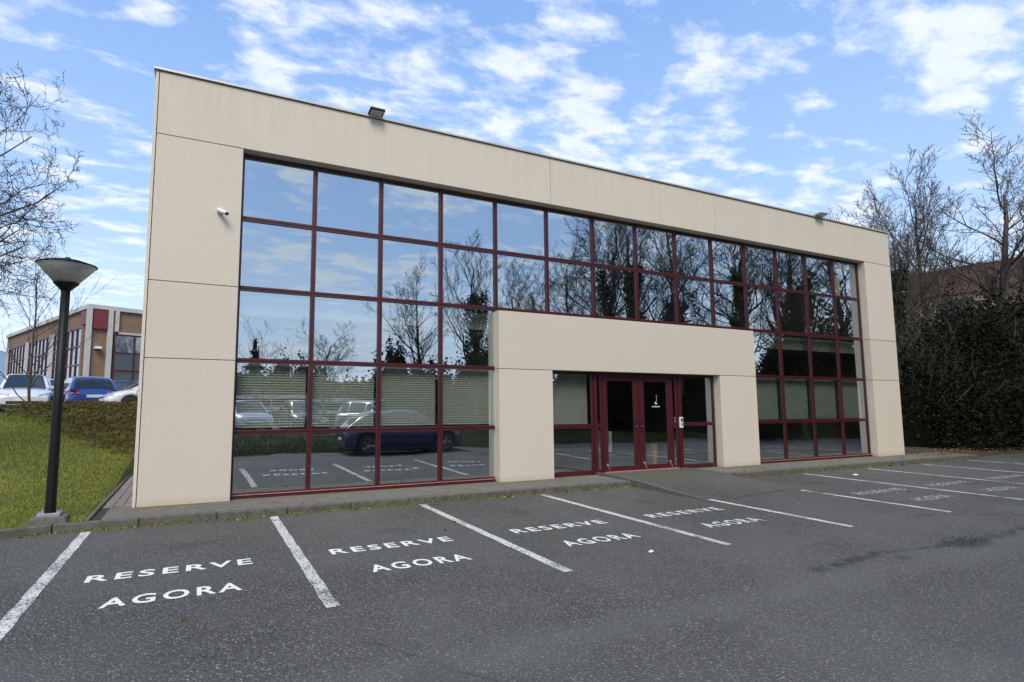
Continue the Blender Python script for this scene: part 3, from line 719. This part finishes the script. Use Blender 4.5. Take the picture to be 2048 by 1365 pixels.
mBi = dict(mB); mBi['ivy'] = ivy_mesh(B, 11000, .15, 9.0, .28)
D_ = tree_data(41, 6.5, .055, 16, .5, 3, .006, .1, 0, (6, 4, 3), wig=.14, lenf=(.5, .5, .5))
mD = tree_meshes(D_, M['bark'])

# left side: tree overhanging from outside the frame and the thin one on the mound
put_tree('bare_tree', mC, (-4.85, 4.0, .2), R(40), (1.0, 1.0, 1.08), 'dark bare tree reaching in from the left edge above the lamp post')
put_tree('bare_tree', mC, (-5.6, 9.8, .7), R(100), (1.0, 1.0, 1.3), 'second bare tree behind the first at the left edge')
put_tree('bare_tree', mD, (-3.65, 14.2, 1.15), R(120), (1.0, 1.0, .85), 'slim bare tree on the mound between the white car and the lamp post')
# right side behind the building, direct view
put_tree('bare_tree', mA, (35.1, 3.3, 1.0), R(165), (1.12, 1.12, .86), 'tall spreading bare tree above the dark hedge at the right edge')
put_tree('ivy_tree', mBi, (31.9, 4.6, .8), R(200), (.60, .60, .80), 'ivy covered tree just right of the building corner')
put_tree('bare_tree', mB, (34.6, 4.8, .9), R(300), (.9, .9, .98), 'leaning bare tree between the ivy tree and the tall bare tree')
put_tree('bare_tree', mB, (37.8, 2.2, .9), R(60), (.9, .9, .66), 'bare tree at the very right edge of the frame', 'tree')
put_tree('ivy_tree', mAi, (33.4, 5.6, .9), R(130), (.65, .65, .74), 'low ivy tree in the hedge between the building corner and the warehouse')
put_tree('bare_tree', mA, (36.2, 6.6, .9), R(250), (.8, .8, .80), 'bare tree in front of the warehouse roof behind the tall bare tree')
put_tree('bare_tree', mD, (31.5, 7.2, 1.0), R(30), (1.5, 1.5, 1.32), 'thin bare tree whose twigs show above the right roof end')
put_tree('bare_tree', mD, (34.2, 8.6, 1.2), R(80), (1.8, 1.8, 1.45), 'feathery bare treetop behind the roof left of the ivy tree')
# trees mirrored in the glass
spots = [(14.9, -15.2, mBi, .66, .74, 'ivy covered tree mirrored in the fourth column of windows', 'ivy_tree'),
         (13.2, -17.4, mA, .50, .55, 'spreading low bare tree mirrored left of the first ivy tree', 'bare_tree'),
         (17.2, -15.8, mB, .62, .62, 'low bare tree mirrored above the porch left half', 'bare_tree'),
         (22.4, -14.3, mAi, .84, .88, 'tall ivy covered tree mirrored above the middle of the porch', 'ivy_tree'),
         (24.2, -13.6, mBi, .80, .94, 'tallest ivy tree mirrored above the porch right half', 'ivy_tree'),
         (26.6, -12.6, mA, .70, .85, 'bare tree mirrored right of the porch lintel', 'bare_tree'),
         (29.0, -10.6, mBi, .70, .90, 'ivy tree mirrored in the right upper windows', 'ivy_tree'),
         (31.4, -8.6, mAi, .72, .82, 'bushy ivy tree mirrored in the last but two column', 'ivy_tree'),
         (33.2, -5.6, mBi, .66, .82, 'ivy tree mirrored in the last column of windows', 'ivy_tree'),
         (19.6, -17.6, mA, .66, .66, 'bare tree mirrored low between the two ivy trees', 'bare_tree'),
         (22.6, -17.2, mB, .85, .9, 'bare tree mirrored behind the tallest ivy tree', 'bare_tree'),
         (26.0, -16.5, mA, .85, .90, 'wide bare tree mirrored above the porch right end', 'bare_tree'),
         (27.8, -13.9, mBi, .8, .88, 'ivy tree mirrored in the fourth last column', 'ivy_tree'),
         (30.4, -13.0, mA, .85, .95, 'bare tree mirrored behind the right windows', 'bare_tree'),
         (32.6, -9.6, mBi, .8, .9, 'ivy tree mirrored in the second last column', 'ivy_tree'),
         (35.4, -8.0, mA, .8, .9, 'bare tree mirrored beside the last column of windows', 'bare_tree'),
         (8.6, -21.5, mA, .55, .42, 'small bare tree mirrored above the blinds', 'bare_tree'),
         (4.3, -19.0, mD, 1.0, .75, 'thin bare tree mirrored in the first column of windows', 'bare_tree')]
for i, (x, y, mm, s, sz, lb, nm) in enumerate(spots):
    sz *= 1.12 if i < 9 else 1.0; s *= 1.1; put_tree(nm, mm, (x, y, -.1), R(i*77), (s*1.08, s*1.08, sz), lb, 'tree', 'trees mirrored in the glass')

# hedges
def hedge(path, width, height, nleaf, label, z0=-.1, leaf=.12, ntwig=40):
    P0 = np.array(path, float); seg = np.linalg.norm(np.diff(P0, axis=0), axis=1); cum = np.concatenate([[0], np.cumsum(seg)]); T = cum[-1]
    def at(s): return np.stack([np.interp(s, cum, P0[:, 0]), np.interp(s, cum, P0[:, 1])], -1)
    def nor(s):
        d = at(np.clip(s+.2, 0, T))-at(np.clip(s-.2, 0, T)); d /= np.linalg.norm(d, axis=-1)[..., None]+1e-9
        return np.stack([-d[..., 1], d[..., 0]], -1)
    def hgt(s): return height*(1+.20*np.sin(s*.9+1)+.10*np.sin(s*2.3)+.07*np.sin(s*5.1+2))
    def surf(s, a, k):
        h = hgt(s); rr = k*(1+.13*np.sin(s*3.1+a*3)+.09*np.sin(s*7.3-a*5)+.06*np.sin(s*12.1+a*9))
        ca, sa = np.cos(a), np.sin(a)
        lat = np.sign(ca)*np.abs(ca)**.55*width/2*rr; zz = np.abs(sa)**.7*h*rr
        p = at(s)+nor(s)*lat[..., None]; return np.concatenate([p, (z0+zz)[..., None]], -1)
    o = thing('hedge', (P0[0][0], P0[0][1], z0), label, 'hedge'); off = np.array([P0[0][0], P0[0][1], z0])
    S, Aa = np.meshgrid(np.linspace(0, T, int(T*2.2)+3), np.linspace(0, np.pi, 17)); V = surf(S, Aa, .86).reshape(-1, 3)-off
    nx = S.shape[1]; ii, jj = np.meshgrid(np.arange(nx-1), np.arange(16)); a = (jj*nx+ii).ravel()
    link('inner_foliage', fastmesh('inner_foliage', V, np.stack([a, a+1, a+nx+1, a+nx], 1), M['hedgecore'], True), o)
    s = rng.uniform(-.4, T+.4, nleaf); an = rng.uniform(0, np.pi, nleaf); k = .84+.22*rng.uniform(0, 1, nleaf)**1.6
    C = surf(np.clip(s, 0, T), an, k); C[:, :2] += rng.normal(0, .12, (nleaf, 2)); V, F = leaves(C-off, leaf, .75)
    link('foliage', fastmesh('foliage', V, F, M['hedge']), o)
    # bare shoots arching out
    VV = []; FF = []; nb = 0
    for i in range(ntwig):
        s = rng.uniform(0, T, 1); an = rng.uniform(.25, np.pi-.25, 1); p = surf(s, an, np.array([.9]))[0]; q = surf(s, an, np.array([1.1]))[0]
        d = (q-p); d = d/(np.linalg.norm(d)+1e-6); d[2] = abs(d[2])+.35; d += rng.normal(0, .35, 3); ln = rng.uniform(.7, 2.1); r = rng.uniform(.006, .014)
        for br in range(rng.integers(2, 6)):
            dd = d+rng.normal(0, .45, 3)*(br > 0); dd /= np.linalg.norm(dd); pt = p.copy(); rr = r*(1 if br == 0 else .6)
            for k in range(6):
                a = np.cross(dd, [.3, .5, .8]); a /= np.linalg.norm(a); b = np.cross(dd, a)
                for t in range(3): VV.append(pt+(a*math.cos(t*2.094)+b*math.sin(t*2.094))*rr*(1-k*.13))
                if k < 5:
                    for t in range(3): u_ = (t+1) % 3; FF.append((nb+k*3+t, nb+k*3+u_, nb+k*3+3+u_, nb+k*3+3+t))
                pt = pt+dd*ln/6; dd = dd+rng.normal(0, .16, 3)+np.array([0, 0, -.07]); dd /= np.linalg.norm(dd)
            nb += 18
    link('bare_shoots', fastmesh('bare_shoots', np.array(VV)-off, np.array(FF), M['twigs']), o)
    return o
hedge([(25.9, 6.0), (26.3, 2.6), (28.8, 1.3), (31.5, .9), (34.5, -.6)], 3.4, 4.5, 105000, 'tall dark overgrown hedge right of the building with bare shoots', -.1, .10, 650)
hedge([(35.5, -2.0), (35.0, -5.5), (32.8, -9.0), (29.0, -12.4), (24.5, -14.6)], 3.2, 5.2, 34000, 'dark hedge mirrored in the right hand windows', -.3, .16, 90)
hedge([(24.5, -14.8), (19.0, -16.4), (14.0, -16.9), (11.0, -17.2)], 2.8, 3.9, 26000, 'dark hedge mirrored in the entrance doors', -.2, .16, 60)
hedge([(16, -31), (4, -32), (-8, -33), (-20, -33)], 4, 3.6, 12000, 'distant low hedge mirrored above the window blinds', 0, .3, 10)
def conifer(x, y, h, label):
    o = thing('conifer', (x, y, 0), label, 'tree')
    MB().tube((0, 0, 0), (0, 0, h*.9), .14, .02).build('trunk', M['bark'], o)
    n = 5000; z = 1-.92*np.sqrt(rng.uniform(0, 1, n)); r = (1-z)*h*.34*(.7+.3*np.sin(z*60))*rng.uniform(.3, 1, n)**.5; a = rng.uniform(0, 6.283, n)
    V, F = leaves(np.stack([r*np.cos(a), r*np.sin(a), z*h-r*.25], 1), .30, .3); link('crown', fastmesh('crown', V, F, M['hedge']), o)
conifer(4.9, -25.5, 5.6, 'dark conifer mirrored in the first window column')
# east side shrubs visible over the low hedge
tag(link('fallen_leaves', fastmesh('fallen_leaves', *leaves(np.concatenate([
    np.stack([rng.uniform(21.9, 29, 900), rng.uniform(-.6, .9, 900), np.full(900, .01)], 1),
    np.stack([rng.uniform(1, 24, 260), -.93-np.abs(rng.normal(0, .10, 260)), np.full(260, ZG+.012)], 1),
    np.stack([rng.uniform(1, 24, 70), rng.uniform(-.75, 0.1, 70), np.full(70, .008)], 1),
    np.stack([rng.uniform(-6, .3, 160), rng.uniform(-.7, 6, 160)], 1)[:, [0, 1, 1]]*[1, 1, 0]+[0, 0, .06],
    np.stack([rng.uniform(-2, 24, 120), rng.uniform(-8, -1, 120), np.full(120, ZG+.012)], 1)]), .045, .6, .85), M['deadleaf'])), 'scattered fallen brown leaves along the kerb and under the hedge', 'leaves', kind='stuff')
MOSSN = 5200; mx_ = rng.uniform(-3, 24, MOSSN); my_ = np.where(mx_ > .05, -.908, yk(mx_)-.118)-np.abs(rng.normal(0, .028, MOSSN)); kk = ((mx_ < 9.9) | (mx_ > 12.8)) & (np.sin(mx_*2.1)+np.sin(mx_*5.3+1) > -1.1)
tag(link('moss', fastmesh('moss', *leaves(np.stack([mx_, my_, np.full(MOSSN, ZG+.006)], 1)[kk], .028, .9, .3), foliage('bright_moss', [(.07, .085, .010), (.14, .15, .018), (.22, .21, .04)], .9, 3))), 'strip of yellow green moss along the foot of the kerb', 'moss', kind='stuff')
for i, (x, y, sx, lb) in enumerate(((16.1, -1.75, .16, 'white scrap of paper lying near the kerb right of the ramp'), (6.55, -4.85, .07, 'pale scrap on the asphalt below the third painted bay'), (3.45, -9.0, .04, 'tiny white pebble in the foreground asphalt'))):
    mb = MB(); mb.v = [(-sx/2, -sx*.3, .004), (sx/2, -sx*.22, .010), (sx*.42, sx*.3, .02), (-sx*.4, sx*.24, .006), (0, 0, .03)]; mb.f = [(0, 1, 4), (1, 2, 4), (2, 3, 4), (3, 0, 4)]
    q = mb.build('litter', M['paper']); q.location = (x, y, float(lotz(0, y))); tag(q, lb, 'litter')

# ------------------------------------------------------------------ cars
def wheel_meshes(r, wd):
    t = MB().lathe([(r*.66, -wd/2), (r*.93, -wd/2), (r, -wd*.36), (r, wd*.36), (r*.93, wd/2), (r*.66, wd/2)], 28, cap=False)
    t.v = [(a, c, b) for a, b, c in t.v]
    rim = MB().lathe([(r*.67, wd*.30), (r*.67, wd*.42), (r*.62, wd*.42), (r*.60, wd*.30)], 28, cap=False)
    rim.v = [(a, c, b) for a, b, c in rim.v]
    for k in range(5):
        for s in (-.16, .16):
            a = 2*math.pi*k/5; rim.tube((math.cos(a+s*.4)*r*.12, wd*.36, math.sin(a+s*.4)*r*.12), (math.cos(a+s)*r*.62, wd*.40, math.sin(a+s)*r*.62), r*.045, r*.04, 5)
    rim.tube((0, wd*.2, 0), (0, wd*.42, 0), r*.15, n=10)
    d = MB().tube((0, -wd*.2, 0), (0, wd*.22, 0), r*.66, n=24)
    return t.mesh('tyre', M['tyre'], True), rim.mesh('rim', M['alloy']), d.mesh('brake_disc', M['dark'])
WM = {}
def car(kind, paintm, loc, rz, label, group=None, detail=True):
    hgt = {'suv': 1.64, 'hatch': 1.47, 'ev': 1.62}[kind]; Ln = {'suv': 4.55, 'hatch': 4.05, 'ev': 4.62}[kind]; W = {'suv': 1.84, 'hatch': 1.75, 'ev': 1.86}[kind]
    h = Ln/2; r = {'suv': .36, 'hatch': .32, 'ev': .375}[kind]; xf, xr = h-.86, -h+.82
    belt = hgt*.60
    prof = {'suv': [(-h, .72), (-h+.10, .96), (-h+.3, 1.0), (0, .97), (.9, .97), (1.1, 1.0), (h-.45, .90), (h-.08, .74), (h, .60)],
            'hatch': [(-h, .66), (-h+.10, .90), (-h+.3, .93), (0, .90), (.8, .90), (1.0, .92), (h-.4, .80), (h-.08, .66), (h, .52)],
            'ev': [(-h, .78), (-h+.10, .99), (-h+.4, 1.03), (0, .98), (.8, .97), (1.05, .99), (h-.45, .88), (h-.08, .72), (h, .56)]}[kind]
    px0, pz0 = zip(*prof)
    rf = {'suv': [(-h+.12, .98), (-h+.42, 1.46), (-h+.75, 1.60), (-.2, 1.64), (.45, 1.58), (1.25, .99)],
          'hatch': [(-h+.10, .91), (-h+.38, 1.30), (-h+.70, 1.43), (-.1, 1.47), (.35, 1.42), (1.15, .90)],
          'ev': [(-h+.10, 1.0), (-h+.55, 1.36), (-h+1.0, 1.54), (-.1, 1.62), (.5, 1.55), (1.45, .95)]}[kind]
    rx, rzv = zip(*rf)
    o = thing('parked_car', loc, label, 'car', group, rz)
    # body shell
    xs = sorted(set([round(v, 3) for v in list(np.linspace(-h, h, 40))+[xf+r*1.13*math.cos(a) for a in np.linspace(0, math.pi, 13)]+[xr+r*1.13*math.cos(a) for a in np.linspace(0, math.pi, 13)]+[h-.02, h-.05, -h+.02, -h+.05]]))
    V = []; ncs = 10
    for x in xs:
        e = 1-abs(x)/h; ef = min(1, (e*h/.55)) ; wv = W/2*(.80+.20*math.sqrt(max(0, 1-(1-ef)**2.2)))
        zt = float(np.interp(x, px0, pz0)); zb = .24+.10*max(0, 1-e*h/.25)
        for xc in (xf, xr):
            d = abs(x-xc); ra = r*1.13
            if d < ra: zb = max(zb, r+math.sqrt(ra*ra-d*d))
        zb2 = min(zb, zt-.12)
        half = [(0, .26), (wv*.86, min(zb2, .26)+0 if zb2 < .3 else zb2), (wv*.97, zb2), (wv, zb2+(zt-zb2)*.30), (wv*1.0, zb2+(zt-zb2)*.62), (wv*.975, zt-.085), (wv*.93, zt-.03), (wv*.80, zt+.0), (wv*.45, zt+.028), (0, zt+.035)]
        row = half+[(-a, b) for a, b in reversed(half[1:-1])]
        V.append([(x, a, b) for a, b in row])
    nr = len(V[0]); Vf = [p for row in V for p in row]; F = []
    for i in range(len(V)-1):
        for k in range(nr): kk = (k+1) % nr; F.append((i*nr+k, (i+1)*nr+k, (i+1)*nr+kk, i*nr+kk))
    F.append(tuple(range(nr))); F.append(tuple((len(V)-1)*nr+k for k in reversed(range(nr))))
    me = bpy.data.meshes.new('body'); me.from_pydata(Vf, [], F); me.materials.append(paintm)
    for p in me.polygons[:-2]: p.use_smooth = True
    link('body', me, o)
    # greenhouse
    gx = list(np.linspace(rx[0], rx[-1], 31)); rows = []
    for x in gx:
        zr = float(np.interp(x, rx, rzv)); zb = float(np.interp(x, px0, pz0))-.03; zr = max(zr, zb+.005); t = (zr-zb)/(hgt-belt)
        wb = W/2*.925*(1-.04*abs(x)/h); wr = W/2*(.925-.20*min(1, t)); rows.append([(x, wb, zb), (x, (wb+wr)/2+.012, zb+(zr-zb)*.5), (x, wr, zb+(zr-zb)*.90), (x, wr*.86, zb+(zr-zb)*.985), (x, wr*.45, zr+.012), (x, 0, zr+.016)])
    parts = {}
    def quad(key, a, b, c, d): V_, F_ = parts.setdefault(key, ([], [])); n = len(V_); V_.extend([a, b, c, d]); F_.append((n, n+1, n+2, n+3))
    xw, xq = rx[-2], rx[2]-.10
    pill = [(.10, .19), (-h+1.0, -h+1.10)]
    for i in range(len(gx)-1):
        xm = (gx[i]+gx[i+1])/2
        for s in (1, -1):
            rw = [[(p[0], p[1]*s, p[2]) for p in rows[i]], [(p[0], p[1]*s, p[2]) for p in rows[i+1]]]
            for k in range(5):
                if k < 2:
                    front_of = xm > rx[-1]-.18 or xm < rx[0]+.34
                    key = 'roof' if front_of or any(a < xm < b for a, b in pill) else ('side_window', s, 0 if xm > .145 else (1 if xm > -h+1.05 else 2))
                elif k == 2: key = 'roof'
                else: key = 'windscreen' if xm > xw else ('rear_window' if xm < xq else 'roof')
                q = (rw[0][k], rw[1][k], rw[1][k+1], rw[0][k+1]); quad(key, *(q if s > 0 else q[::-1]))
    for key, (V_, F_) in parts.items():
        nm = key if isinstance(key, str) else 'side_window'
        me = bpy.data.meshes.new(nm); me.from_pydata(V_, [], F_); bm = bmesh.new(); bm.from_mesh(me); bmesh.ops.remove_doubles(bm, verts=bm.verts, dist=.0005); bmesh.ops.recalc_face_normals(bm, faces=bm.faces); bm.to_mesh(me); bm.free()
        me.materials.append(paintm if nm == 'roof' else M['carglass'])
        for p in me.polygons: p.use_smooth = True
        link(nm, me, o)
    # underbody and cladding
    MB().box(-h+.18, h-.18, -W/2+.16, W/2-.16, .17, .62).build('underbody', M['dark'], o)
    if kind != 'hatch':
        for s in (-1, 1): MB().box(xr+r*1.15, xf-r*1.15, s*W/2-.012, s*W/2+.008, .22, .33).build('sill_cladding', M['dark'], o)
    MB().box(h-.05, h+.012, -W*.30, W*.30, .34, .46).build('lower_grille', M['dark'], o, bevel=.01)
    MB().box(h-.07, h-.005, -W*.22, W*.22, .56, .63).build('grille', M['dark'], o, bevel=.01)
    MB().box(-h-.010, -h+.08, -W*.36, W*.36, .32, .44).build('rear_bumper_insert', M['dark'], o, bevel=.01)
    MB().box(-h-.014, -h+.02, -.26, .26, .60 if kind == 'hatch' else .50, .71 if kind == 'hatch' else .61).build('number_plate', M['plate'], o)
    MB().box(h+.0, h+.018, -.26, .26, .46, .56).build('number_plate', M['plate'], o)
    for s in (-1, 1):
        a, b = sorted((s*W*.29, s*W*.435)); zl = prof[-1][1]+.07
        mb = MB(); mb.v = [(h-.02, s*W*.27, zl-.03), (h-.10, s*W*.41, zl-.02), (h-.34, s*W*.478, zl+.09), (h-.10, s*W*.41, zl+.09), (h-.02, s*W*.27, zl+.05), (h-.18, s*W*.36, zl+.04)]
        mb.v = [(h-.035, s*W*.26, zl-.02), (h-.115, s*W*.42, zl-.01), (h-.30, s*W*.485, zl+.06), (h-.27, s*W*.46, zl+.13), (h-.12, s*W*.40, zl+.10), (h-.05, s*W*.26, zl+.055)]
        mb.v += [(x_-.06, y_*.9, z_) for x_, y_, z_ in mb.v]; mb.f = [(0, 1, 2, 3, 4, 5), (11, 10, 9, 8, 7, 6)]+[(k, (k+1) % 6, 6+(k+1) % 6, 6+k) for k in range(6)]
        mb.v = [(x_+.03, y_*1.012, z_) for x_, y_, z_ in mb.v]; mb.build('headlight', M['lampglass'], o)
        zl = prof[1][1]-.16
        mb = MB(); mb.v = [(-h-.0, s*W*.27, zl), (-h+.03, s*W*.42, zl-.02), (-h+.30, s*W*.492, zl+.03), (-h+.28, s*W*.485, zl+.11), (-h+.05, s*W*.42, zl+.13), (-h+.03, s*W*.27, zl+.09)]
        mb.v += [(x_+.06, y_*.9, z_) for x_, y_, z_ in mb.v]; mb.f = [(0, 1, 2, 3, 4, 5), (11, 10, 9, 8, 7, 6)]+[(k, (k+1) % 6, 6+(k+1) % 6, 6+k) for k in range(6)]
        mb.v = [(x_-.03, y_*1.012, z_) for x_, y_, z_ in mb.v]; mb.build('tail_light', M['redlamp'], o)
        mb = MB().box(.82, .98, s*W/2*.93-.02*s if s > 0 else s*W/2*.93-.17, s*W/2*.93+.17 if s > 0 else s*W/2*.93+.02, belt+.0, belt+.13); mb.build('mirror', paintm, o, bevel=.025)
        for hx in ((.62, .42, 0) if True else ()):
            if hx == 0: continue
        if detail:
            for hx in (-.55, .45): MB().box(hx-.09, hx+.09, s*W/2-.004 if s > 0 else s*W/2-.022, s*W/2+.022 if s > 0 else s*W/2+.004, belt-.17, belt-.145).build('door_handle', paintm, o)
            for hx in (.98, -.12, -1.02):
                MB().box(hx-.004, hx+.004, s*W/2-.02, s*W/2+.0015, .36, belt-.05).build('door_seam', M['dark'], o)
    if kind == 'ev': MB().box(-h+.22, -h+.50, -W*.33, W*.33, 1.30, 1.325).build('spoiler', paintm, o, bevel=.008)
    key = (r,)
    if key not in WM: WM[key] = wheel_meshes(r, .22)
    for xc in (xf, xr):
        for s in (-1, 1):
            wo2 = link('wheel', WM[key][2], o, (xc, s*(W/2-.13), r), (0, 0, 0 if s > 0 else math.pi))
            link('tyre', WM[key][0], wo2); link('rim', WM[key][1], wo2)
    return o
WHT = paint('white_car_paint', (.70, .71, .72)); BLU = paint('bright_blue_car_paint', (.010, .055, .32)); NVY = paint('navy_car_paint', (.020, .028, .085))
SIL = paint('silver_car_paint', (.42, .44, .46)); BLK = paint('black_car_paint', (.012, .013, .015)); RED = paint('dark_red_car_paint', (.18, .02, .02))
UZ = 1.20; G1 = 'cars parked on the upper car park'; G2 = 'cars parked behind the photographer and mirrored in the glass'
car('suv', WHT, (-5.15, 19.6, UZ), R(-78), 'white car facing the lawn at the far left edge', G1)
car('hatch', SIL, (-4.05, 20.6, UZ), R(-62), 'silver hatchback half hidden behind the lamp post', G1)
car('hatch', BLU, (-2.62, 17.5, UZ), R(108), 'bright blue hatchback seen from the rear right of the lamp post', G1)
car('hatch', BLK, (-1.55, 21.2, UZ), R(-80), 'black car partly hidden between the blue and the white hatchback', G1)
car('hatch', WHT, (.12, 16.2, UZ), R(200), 'white hatchback with its bonnet beside the left wall of the building', G1)
car('ev', NVY, (8.85, -9.72, -.29), R(0), 'navy blue car mirrored in the lower left windows', G2)
car('hatch', SIL, (3.9, -18.6, .12), R(80), 'silver car mirrored at the left behind the blinds', G2, False)
car('hatch', BLK, (6.7, -18.9, .12), R(84), 'black car mirrored second from left behind the blinds', G2, False)
car('suv', SIL, (10.3, -17.8, .12), R(60), 'silver car mirrored above the roof of the navy car', G2, False)

# white rail fence mirrored above the cars
fe = thing('rail_fence', (-14, -24.5, .1), 'pale two rail fence mirrored through the window blinds', 'fence')
for k in range(15): MB().box(k*2.2-.05, k*2.2+.05, -.05, .05, 0, 1.9).build('post', M['galv'], fe)
for z in (.9, 1.6): MB().box(0, 30.8, -.09, -.055, z, z+.20).build('rail', M['white'], fe)
ls = thing('low_building', (-4, -50, 0), 'long low white building mirrored far behind the rail fence', 'building')
MB().box(-24, 24, 0, 10, 0, 3.2).build('wall', M['greycol'], ls); MB().box(-24.4, 24.4, -.4, 10.4, 3.21, 3.6).build('roof', M['redbrown'], ls)
for k in range(10): MB().box(-21+k*4.5, -19+k*4.5, -.03, -.001, 1.1, 2.3).build('window', M['carglass'], ls)

# ------------------------------------------------------------------ neighbouring buildings
ang = math.atan2(19.5, -8.6)     # direction of the long left face
nb_ = thing('office_building', (-5.1, 32.5, UZ), 'brown clad office building with red window grids behind the parked cars on the left', 'building', None, ang-math.pi/2)
H = 6.9; Ls = 26.0; Ws = 22.0     # local +y runs along the long face, +x along the short face
MB().box(.12, Ws, .12, Ls, 0, H-.1).build('wall', M['brownwall'], nb_)
MB().box(-.05, Ws, -.05, .119, H-.28, H).build('coping', M['coping'], nb_); MB().box(-.05, .119, .12, Ls, H-.28, H).build('coping', M['coping'], nb_)
def gridwin(u0, u1, z0, z1, nc, nr, face):
    fr = MB(); t = .05
    def bb(a0, a1, c0, c1, d0, d1, mb):
        if face == 'x': mb.box(d0, d1, a0, a1, c0, c1)
        else: mb.box(a0, a1, d0, d1, c0, c1)
    for i in range(nc+1): u = u0+(u1-u0)*i/nc; bb(u-t, u+t, z0, z1, 0.0, .11, fr)
    for j in range(nr+1): z = z0+(z1-z0)*j/nr; bb(u0, u1, z-t, z+t, .001, .109, fr)
    wo_ = fr.build('window', M['red'], nb_)
    for i in range(nc):
        for j in range(nr):
            mb = MB(); bb(u0+(u1-u0)*i/nc+t, u0+(u1-u0)*(i+1)/nc-t, z0+(z1-z0)*j/nr+t, z0+(z1-z0)*(j+1)/nr-t, .07, .08, mb); mb.build('pane', M['farglass'], wo_)
M['farglass'] = plain('far_mirror_glass', (.30, .34, .38), .03, .9, .06, 1)
for k in range(3): gridwin(1.35+k*8.0, 1.35+k*8.0+6.9, .4, 5.45, 6, 4, 'x')
for k in range(4): MB().box(-.04, .119, 8.28+k*8.0-.02 if k < 3 else Ls-.3, 8.28+k*8.0+1.0 if k < 3 else Ls, 0, 5.55).build('pilaster', M['greycol'], nb_) if k < 3 else None
MB().box(-.03, .119, .9, 1.25, 0, 5.6).build('pilaster', M['brownwall'], nb_)
MB().box(-.06, .22, -.06, .25, 0, H-.281).build('pilaster', M['greycol'], nb_)
MB().box(-.06, .118, .3, 1.5, 5.6, H-.4).build('red_panel', M['maroon'], nb_); MB().box(.3, 1.12, -.06, .118, 5.3, H-.35).build('red_panel', M['maroon'], nb_)
MB().box(1.16, 1.46, -.08, .118, 0, H-.281).build('pilaster', M['greycol'], nb_); MB().box(1.58, 1.82, -.06, .118, 5.2, H-.281).build('pilaster', M['greycol'], nb_)
MB().box(1.83, 14, -.03, .118, 5.05, 5.18).build('string_course', M['greycol'], nb_)
gridwin(1.62, 10.4, .1, 5.0, 7, 4, 'y')
MB().box(.45, .8, -.30, .118, 3.95, 4.1).build('wall_lamp', M['white'], nb_)

rb = thing('warehouse', (44.6, 11.0, .8), 'red brown clad building rising behind the bare trees at the right edge', 'building')
v0, v1 = Vector((45.6, 13.6, 0)), Vector((46.5, 5.2, 0))
rb.location = (v0.x, v0.y, .25); rb.rotation_euler = (0, 0, math.atan2(v1.y-v0.y, v1.x-v0.x))
ln = 24.0
MB().box(-6, ln, 0, 14, 0, 6.6).build('wall', M['redbrown'], rb)
MB().box(-6.1, ln+.1, -.12, 14.1, 8.4, 10.1).build('fascia', M['redbrown'], rb)
MB().box(-6, ln, .02, 14, 6.62, 8.38).build('pale_band', plain('beige_render', (.40, .30, .20), .9, 0, .2, 1), rb)
MB().box(-6.15, ln+.15, -.17, 14.2, 10.11, 10.2).build('coping', M['coping'], rb)
MB().box(1.5, 3.0, -.2, -.125, 8.9, 9.7).build('red_panel', M['maroon'], rb)
for k in range(6): MB().box(-4+k*4.2, -2.2+k*4.2, -.04, -.002, 7.0, 8.1).build('window', M['carglass'], rb)

scn.cycles.max_bounces = 10; scn.cycles.transparent_max_bounces = 12; scn.cycles.glossy_bounces = 4
